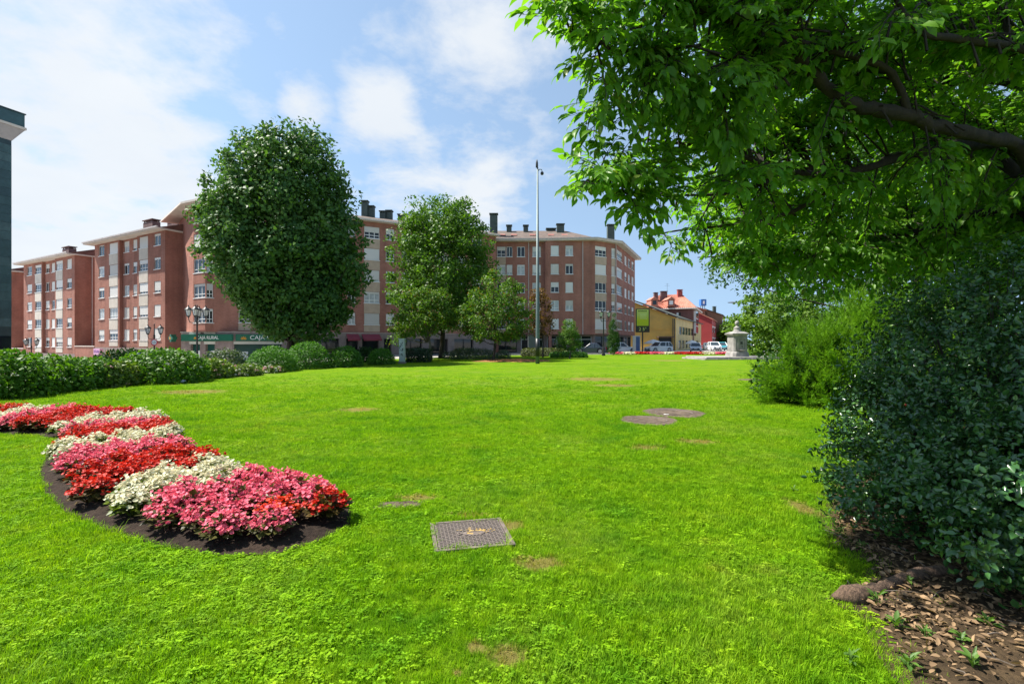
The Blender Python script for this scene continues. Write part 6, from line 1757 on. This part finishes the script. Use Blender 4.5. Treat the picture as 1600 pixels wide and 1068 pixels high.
# cabinets
def cabinet(label, px, py0, py1, wpx, Y, mat, plinth=True):
    q = XY(px, Y); z0, z1 = max(0, P(0,py1,Y).z), P(0,py0,Y).z; w = wpx/F*Y/2
    root = thing('utility_cabinet', label, 'cabinet', (q.x, Y, z0), 0)
    mb = MB(); mb.box(-w,w,-.25,.25,.1,z1-z0); b_ = link('body', bevel_mesh(mb.mesh('body', mat), .02, 1), root)
    mb = MB(); mb.box(-w-.05,w+.05,-.3,.3,-.08,.098); mb.build('plinth', CONC, root)
    mb = MB(); mb.box(-w-.04,w+.04,-.29,.29,z1-z0+.002,z1-z0+.06); mb.build('lid', mat, root)
    mb = MB(); mb.box(-w+.05,w-.05,-.262,-.252,.2,z1-z0-.1); d = mb.build('door', mat, root)
    mb = MB(); mb.box(w-.16,w-.12,-.28,-.263,(z1-z0)*.5,(z1-z0)*.5+.14); mb.build('handle', BLACK, d)
    return root, w, z1-z0
cabinet('grey utility cabinet behind the tall pole', 832.5, 524, 548, 15, 58, M_plain('cabinet_grey',(.17,.18,.21),.5,.1,2))
cb, w, h = cabinet('pale cabinet with dark graffiti left of the box hedge', 628.5, 530, 567, 8, 37, M_plain('cabinet_pale',(.42,.46,.42),.5,.15,2))
mb = MB(); rr = random.Random(6)
for k in range(9):
    p = Vector((rr.uniform(-w*.7,w*.7), -.268, h*rr.uniform(.35,.85))); pts = [p]
    for j in range(5): pts.append(pts[-1]+Vector((rr.uniform(-.09,.09), 0, rr.uniform(-.09,.09))))
    for v in pts: v.x = max(-w*.8, min(w*.8, v.x))
    mb.tube(pts, .018, 4)
mb.build('graffiti', DARK, cb)

# shop signs on the low street
q = P(152, 549, 63); ang = math.atan2(RD.y, RD.x)
root = thing('shop_sign', 'pink shop sign with purple lettering above the hedge', 'sign', (q.x, q.y, q.z), ang)
mb = MB(); mb.box(-.85,.85,-.08,.3,-.38,.38); mb.build('panel', M_plain('sign_pink',(.62,.34,.52),.5,.08,2), root)
link('lettering', text_mesh('ETB-Blu', .46, M_plain('sign_purple',(.28,.10,.40),.5,.1,2), .006), root, (0,-.09,0))
q = P(170.5, 552.5, 62.5)
root = thing('shop_sign', 'small yellow box sign right of the pink shop sign', 'sign', (q.x, q.y, q.z), ang)
mb = MB(); mb.box(-.18,.18,-.3,.1,-.35,.35); mb.build('panel', M_plain('sign_yellow',(.70,.42,.03),.5,.08,2), root)
mb = MB(); mb.box(-.05,.05,.1,1.2,-.05,.05); mb.build('bracket', BLACK, root)
q = P(268, 528, 55.8)
root = thing('shop_sign', 'dark green cross sign on the wall left of the bank', 'sign', (q.x, q.y, q.z), ang)
mb = MB(); mb.box(-.42,.42,-.12,.4,-.16,.16); mb.box(-.16,.16,-.121,.399,-.42,-.161); mb.box(-.16,.16,-.121,.399,.161,.42); mb.build('cross', GREEN, root)
mb = MB(); mb.box(-.18,.05,-.135,-.123,-.15,.13); mb.build('emblem', GOLD, root)

# ------------------------------------------------------------------ cars
TYRE = M_plain('tyre_rubber', (.02,.02,.021), .8, .15, 6); RIM = M_plain('alloy_rim', (.42,.43,.44), .35, .1, 5, 0, .7)
HLIGHT = M_plain('headlamp_glass', (.60,.62,.64), .15, .1, 9, 0, 0, .8); TLIGHT = M_plain('tail_lamp', (.35,.015,.012), .2, .1, 5)
CGLASS = M_glass('car_glass', (.03,.045,.055), .05)
PLATE = M_plain('number_plate', (.7,.7,.68), .4, .05, 4)
def car(label, px, Y, rz, paint, L=4.3, H=1.62, W=1.8, suv=True, group='cars parked along the street', z=None):
    q = XY(px, Y); root = thing('parked_car', label, 'car', (q.x, Y, gz(q.x, Y) if z is None else z), rz, group)
    hw = W/2; belt = H*.60; cl_ = .20
    # side outline, nose at +x
    out = [(-L/2+.03,.42),(-L/2,.62),(-L/2+.03,belt-.04),(-L/2+.22,belt),(L*.17,belt),(L*.30,belt-.06),(L/2-.12,belt-.22),(L/2-.02,belt-.38),(L/2,.42),(L/2-.06,.25)]
    wx = (-L*.30, L*.315); wr = .345
    def arch(cx): return [(cx+.41*math.cos(a), max(cl_+.02, .33+.41*math.sin(a))) for a in np.linspace(0.0, math.pi, 9)]
    low = [(L/2-.2, cl_)] + [(x, zz) for x, zz in arch(wx[1])] + [(wx[1]-.42, cl_)] + [(wx[0]+.42, cl_)] + [(x, zz) for x, zz in arch(wx[0])] + [(-L/2+.2, cl_)]
    poly = out + low
    mb = MB(); n = len(poly); ins = []
    for (x, zz) in poly:
        t = max(0, (abs(x)-(L/2-.7))/.7); ins.append(hw - .16*t*t - .05*max(0,(zz-.7)))
    va = [(x, -w, zz) for (x, zz), w in zip(poly, ins)]; vb = [(x, w, zz) for (x, zz), w in zip(poly, ins)]
    bm = bmesh.new(); A = [bm.verts.new(v) for v in va]; B = [bm.verts.new(v) for v in vb]
    bm.faces.new(A); bm.faces.new(list(reversed(B)))
    for i in range(n): bm.faces.new((A[(i+1) % n], A[i], B[i], B[(i+1) % n]))
    bmesh.ops.recalc_face_normals(bm, faces=bm.faces)
    eds = [e for e in bm.edges if (abs(e.verts[0].co.y-e.verts[1].co.y) < .12) and e.verts[0].co.z > .4 and e.verts[1].co.z > .4]
    bmesh.ops.bevel(bm, geom=eds, offset=.05, segments=2, affect='EDGES', profile=.6, clamp_overlap=True)
    me = bpy.data.meshes.new('body'); bm.to_mesh(me); bm.free(); me.materials.append(paint); body = link('body', me, root)
    # cabin glass
    xr, xf = (-L/2+.12, L*.19) if suv else (-L*.36, L*.16); tr, tf = (-L/2+.52, L*.02) if suv else (-L*.22, L*.0)
    mb = MB(); b0, b1 = hw-.07, hw-.24
    mb.add([(xr,-b0,belt-.03),(xf,-b0,belt-.03),(xf,b0,belt-.03),(xr,b0,belt-.03),(tr,-b1,H-.07),(tf,-b1,H-.07),(tf,b1,H-.07),(tr,b1,H-.07)],
           [(0,3,2,1),(4,5,6,7),(0,1,5,4),(1,2,6,5),(2,3,7,6),(3,0,4,7)]); cab = mb.build('windows', CGLASS, root)
    mb = MB(); mb.add([(tr-.06,-b1-.03,H-.09),(tf+.06,-b1-.03,H-.09),(tf+.06,b1+.03,H-.09),(tr-.06,b1+.03,H-.09),(tr+.1,-b1+.06,H),(tf-.1,-b1+.06,H-.01),(tf-.1,b1-.06,H-.01),(tr+.1,b1-.06,H)],
           [(0,3,2,1),(4,5,6,7),(0,1,5,4),(1,2,6,5),(2,3,7,6),(3,0,4,7)]); mb.build('roof', paint, root)
    mb = MB()
    for s in (-1, 1):
        for (x0, x1) in ((xf, tf), (xr, tr), ((xf+xr)/2-.02, (tf+tr)/2-.02), (xr*.72+xf*.28, tr*.8+tf*.2)):
            mb.tube([(x0, s*(b0+.005), belt-.04), (x1, s*(b1+.012), H-.07)], .045, 5)
    mb.build('pillars', paint, root)
    tm = MB(); tm.lathe([(wr-.11,-.10),(wr-.03,-.11),(wr,-.07),(wr,.07),(wr-.03,.11),(wr-.11,.10)], 20, M=Matrix.Rotation(R(90),4,'X')); tme = tm.mesh('wheel', TYRE, True)
    rm = MB(); rm.lathe([(.24,-.112),(.24,.112)], 16, M=Matrix.Rotation(R(90),4,'X'))
    for k in range(5):
        rm.box(-.03,.03,-.125,.125,.04,.22, M=Matrix.Rotation(2*math.pi*k/5,4,'Y'))
    rme = rm.mesh('rim', RIM)
    for x in wx:
        for s in (-1, 1):
            wh = link('wheel', tme, root, (x, s*(hw-.13), wr)); link('rim', rme, wh)
    for s in (-1, 1):
        mb = MB(); mb.box(L/2-.30,L/2-.035,s*(hw-.42)-.18,s*(hw-.42)+.18,belt-.36,belt-.20); mb.build('headlight', HLIGHT, root)
        mb = MB(); mb.box(-L/2-.012,-L/2+.2,s*(hw-.28)-.14,s*(hw-.28)+.14,belt-.32,belt-.02); mb.build('tail_light', TLIGHT, root)
        mb = MB(); mb.box(xf-.25,xf-.05,s*(hw+.08)-.10,s*(hw+.08)+.10,belt,belt+.14); mb.build('wing_mirror', paint, root)
    mb = MB(); mb.box(L/2-.05,L/2+.012,-.5,.5,.46,.62); mb.box(L/2-.05,L/2+.008,-.62,.62,.28,.40); mb.build('grille', BLACK, root)
    mb = MB(); mb.box(L/2+.013,L/2+.024,-.26,.26,.44,.55); mb.build('number_plate', PLATE, root)
    return root
def paint(name, c): 
    return M_plain(name, c, .3, .06, 2, 0, 0, .5, coat=.8)
PW = paint('paint_white',(.72,.73,.74)); PS = paint('paint_silver',(.40,.43,.46)); PD = paint('paint_navy',(.035,.045,.07)); PT = paint('paint_teal',(.04,.30,.34)); PG = paint('paint_grey',(.16,.17,.19)); PB = paint('paint_blue',(.06,.09,.22))
car('dark saloon parked beside the street lamp and cypress', 922, 69, R(172), PD, 4.4, 1.45, 1.78, False)
car('silver white hatchback behind the narrow cypress', 974, 74, R(-8), PW, 4.2, 1.55, 1.78, False)
car('white SUV in front of the yellow workshop', 1029, 76.5, R(205), PW, 4.45, 1.66, 1.85, True)
car('silver hatchback facing us right of the workshop corner', 1087, 82, R(250), PS, 4.1, 1.5, 1.78, True)
car('grey car half hidden left of the white van-like car', 1107, 96, R(255), PG, 4.2, 1.5, 1.78, True)
car('white car between grey and teal cars', 1116, 90, R(262), PW, 4.3, 1.65, 1.8, True)
car('teal car nearest the fountain pillar', 1127.5, 93, R(258), PT, 4.2, 1.6, 1.8, True)
car('white car right of the fountain, partly behind the yew', 1186, 70, R(175), PW, 4.3, 1.55, 1.8, True)
car('blue car just right of the fountain pillar', 1172, 80, R(195), PB, 4.1, 1.5, 1.78, True)
# parasols on the terrace
def parasol(label, px, Y, rad, top_y):
    q = XY(px, Y); zt = P(0, top_y, Y).z; root = thing('parasol', label, 'parasol', (q.x, Y, 0), .3, 'terrace parasols')
    mb = MB(); mb.tube([(0,0,0),(0,0,zt)], .03, 6); mb.build('pole', METAL, root)
    mb = MB(); mb.lathe([(rad,zt-.75),(rad*.99,zt-.62),(rad*.5,zt-.25),(.04,zt)], 8, cap=False); mb.build('canopy', M_plain('canvas_white',(.74,.73,.70),.8,.06,2), root)
    mb = MB(); mb.lathe([(.3,-.02),(.3,.06),(.06,.1)], 12); mb.build('base', CONC, root)
parasol('white parasol left, over the white SUV', 1021, 86, 1.7, 530)
parasol('white parasol right, in front of the workshop windows', 1081, 95, 1.3, 531)
# info panel and small traffic post near the corner block
q = XY(994.5, 71)
root = thing('advert_panel', 'slim blue and white street panel left of the display board', 'sign', (q.x, 71, 0), R(10))
mb = MB(); mb.box(-.55,.55,-.1,.1,.25,2.5); link('case', bevel_mesh(mb.mesh('case', M_plain('panel_frame_grey',(.42,.45,.46),.4,.1,2)), .03, 1), root)
mb = MB(); mb.box(-.12,.45,-.115,-.102,.35,2.35); mb.build('poster', M_plain('panel_blue',(.03,.08,.22),.4,.2,1.5), root)
mb = MB(); mb.box(-.2,.2,-.08,.08,-.05,.248); mb.build('foot', BLACK, root)

# ================================================================== GRASS BLADES
def grass():
    r = np.random.default_rng(111)
    lib = bpy.data.collections.new('grass_tufts')       # not linked to the scene: only a source for the lawn
    def blade_mesh(nb, spread, h, w, seed, lean=.45):
        rr = np.random.default_rng(seed); v = []; f = []
        for k in range(nb):
            a = rr.random()*6.283; d = np.array([math.cos(a), math.sin(a)]); p = rr.normal(size=2)*spread; hh = h*(.55+.75*rr.random()); ww = w*(.7+.6*rr.random()); ln_ = lean*(.3+rr.random())
            sx = np.array([-d[1], d[0]]); n = len(v)
            for t, wt in ((0,1),(.45,.85),(.8,.5)):
                c = p + d*ln_*hh*t*t; z = hh*t*(1-.22*ln_*t)
                v.append((c[0]-sx[0]*ww*wt/2, c[1]-sx[1]*ww*wt/2, z)); v.append((c[0]+sx[0]*ww*wt/2, c[1]+sx[1]*ww*wt/2, z))
            c = p + d*ln_*hh; v.append((c[0], c[1], hh*(1-.22*ln_)))
            f += [(n,n+1,n+3,n+2),(n+2,n+3,n+5,n+4),(n+4,n+5,n+6)]
        me = bpy.data.meshes.new('tuft'); me.from_pydata(v, [], f); me.materials.append(MATS['blade']); return me
    def clover_mesh(nb, spread, seed):
        rr = np.random.default_rng(seed); c = []; ax = []; nr = []
        for k in range(nb):
            p = rr.normal(size=2)*spread; z = .014+.022*rr.random(); a0 = rr.random()*6.28
            for j in range(3):
                a = a0+j*2.094; c.append((p[0], p[1], z)); ax.append((math.cos(a), math.sin(a), .12)); nr.append((rr.normal()*.2, rr.normal()*.2, 1))
        return leaves_mesh('clover', T_BROAD, np.array(c), np.array(ax), np.array(nr), .013, .013, MATS['blade'])
    srcs = [blade_mesh(22, .028, .042, .0042, 1), blade_mesh(20, .03, .036, .0045, 2, .8), blade_mesh(24, .032, .05, .0038, 3, .5), clover_mesh(13, .03, 4), clover_mesh(11, .034, 5), blade_mesh(9, .014, .11, .006, 6, .9)]
    for i, me in enumerate(srcs):
        o = bpy.data.objects.new('tuft_%d' % i, me); lib.objects.link(o)
    P_ = []; S_ = []; I_ = []
    for (y0, y1, dens, sc) in ((1.6,4.2,1500,.74),(4.2,7,900,.82),(7,11,420,.95),(11,18,170,1.1),(18,28,60,1.25)):
        xa = y1*1.22+.9; n = int((y1-y0)*2*xa*dens)
        p = np.stack([(r.random(n)*2-1)*xa, y0+(y1-y0)*r.random(n)], 1)
        p = p[np.abs(p[:,0]) < p[:,1]*1.2+.8]
        p = p[r.random(len(p)) < np.clip((25-p[:,1])/16, 0, 1)]; P_.append(p); S_.append(np.full(len(p), sc)*(.7+.55*r.random(len(p))))
    p = np.concatenate(P_); s = np.concatenate(S_)
    ok = in_poly(p, LAWN) & ~in_poly(p, BED)
    ie = in_poly(p, EARTH); de = edge_dist(p, EARTH)
    ok &= ~(ie & (de > .10) & (r.random(len(p)) > .42*np.exp(-de/.22)))
    cg = G(735, 836); c, sn = math.cos(R(12.5)), math.sin(R(12.5)); dx, dy = p[:,0]-cg.x, p[:,1]-cg.y; lx, ly = dx*c+dy*sn, -dx*sn+dy*c
    ok &= ~((np.abs(lx) < .30) & (np.abs(ly) < .29))
    for px, py, rx, ry in ((624,789,.20,.075),(1014,656.5,.56,.62),(1053,645,.64,.72),(1180,593,.7,.4)):
        g = G(px, py); ok &= np.hypot((p[:,0]-g.x)/rx, (p[:,1]-g.y)/ry) > 1
    # worn spots carry less grass
    for x, y, rx, ry in DRY:
        q = np.hypot((p[:,0]-x)/rx, (p[:,1]-y)/ry); ok &= ~((q < .85) & (r.random(len(p)) < .75))
    p, s = p[ok], s[ok]; n = len(p)
    # clover grows in drifts, mostly left of the middle
    w = np.sin(p[:,0]*1.3+1)*np.sin(p[:,1]*1.1+.4)+.6*np.sin(p[:,0]*3.1+p[:,1]*2.3) - .25*p[:,0]
    pc = 1/(1+np.exp(-(w-.15)*2.2)); isc = r.random(n) < pc*.38*np.clip((9-p[:,1])/5, 0, 1)
    idx = np.where(isc, r.integers(3, 5, n), r.integers(0, 3, n)); idx = np.where(r.random(n) < .004, 5, idx)
    s = np.where(~isc, s*(1+.22*np.sin(p[:,0]*2.2+3)*np.sin(p[:,1]*1.9)), s)
    me = bpy.data.meshes.new('grass'); me.vertices.add(n)
    me.vertices.foreach_set('co', np.stack([p[:,0], p[:,1], np.full(n, -.002)], 1).ravel())
    at = me.attributes.new('size', 'FLOAT', 'POINT'); at.data.foreach_set('value', s.astype(np.float32))
    at = me.attributes.new('turn', 'FLOAT_VECTOR', 'POINT'); at.data.foreach_set('vector', np.stack([r.normal(size=n)*.12, r.normal(size=n)*.12, r.random(n)*6.283], 1).astype(np.float32).ravel())
    at = me.attributes.new('which', 'INT', 'POINT'); at.data.foreach_set('value', idx.astype(np.int32))
    me.update()
    ob = link('grass', me); props(ob, 'short bright green lawn grass with clover in the foreground', 'grass', None, 'stuff')
    ng = bpy.data.node_groups.new('grass_scatter', 'GeometryNodeTree')
    ng.interface.new_socket('Geometry', in_out='INPUT', socket_type='NodeSocketGeometry'); ng.interface.new_socket('Geometry', in_out='OUTPUT', socket_type='NodeSocketGeometry')
    N, L = ng.nodes, ng.links
    gi, go = N.new('NodeGroupInput'), N.new('NodeGroupOutput')
    m2p = N.new('GeometryNodeMeshToPoints'); L.new(gi.outputs[0], m2p.inputs['Mesh'])
    ci = N.new('GeometryNodeCollectionInfo'); ci.inputs['Collection'].default_value = lib; ci.inputs['Separate Children'].default_value = True; ci.inputs['Reset Children'].default_value = True
    iop = N.new('GeometryNodeInstanceOnPoints'); L.new(m2p.outputs[0], iop.inputs['Points']); L.new(ci.outputs[0], iop.inputs['Instance']); iop.inputs['Pick Instance'].default_value = True
    def attr(nm, t):
        a = N.new('GeometryNodeInputNamedAttribute'); a.data_type = t; a.inputs['Name'].default_value = nm; return a.outputs['Attribute']
    L.new(attr('which','INT'), iop.inputs['Instance Index']); L.new(attr('size','FLOAT'), iop.inputs['Scale'])
    e2r = N.new('FunctionNodeEulerToRotation'); L.new(attr('turn','FLOAT_VECTOR'), e2r.inputs[0]); L.new(e2r.outputs[0], iop.inputs['Rotation'])
    L.new(iop.outputs[0], go.inputs[0])
    md = ob.modifiers.new('scatter', 'NODES'); md.node_group = ng
    me.materials.append(MATS['blade'])
grass()
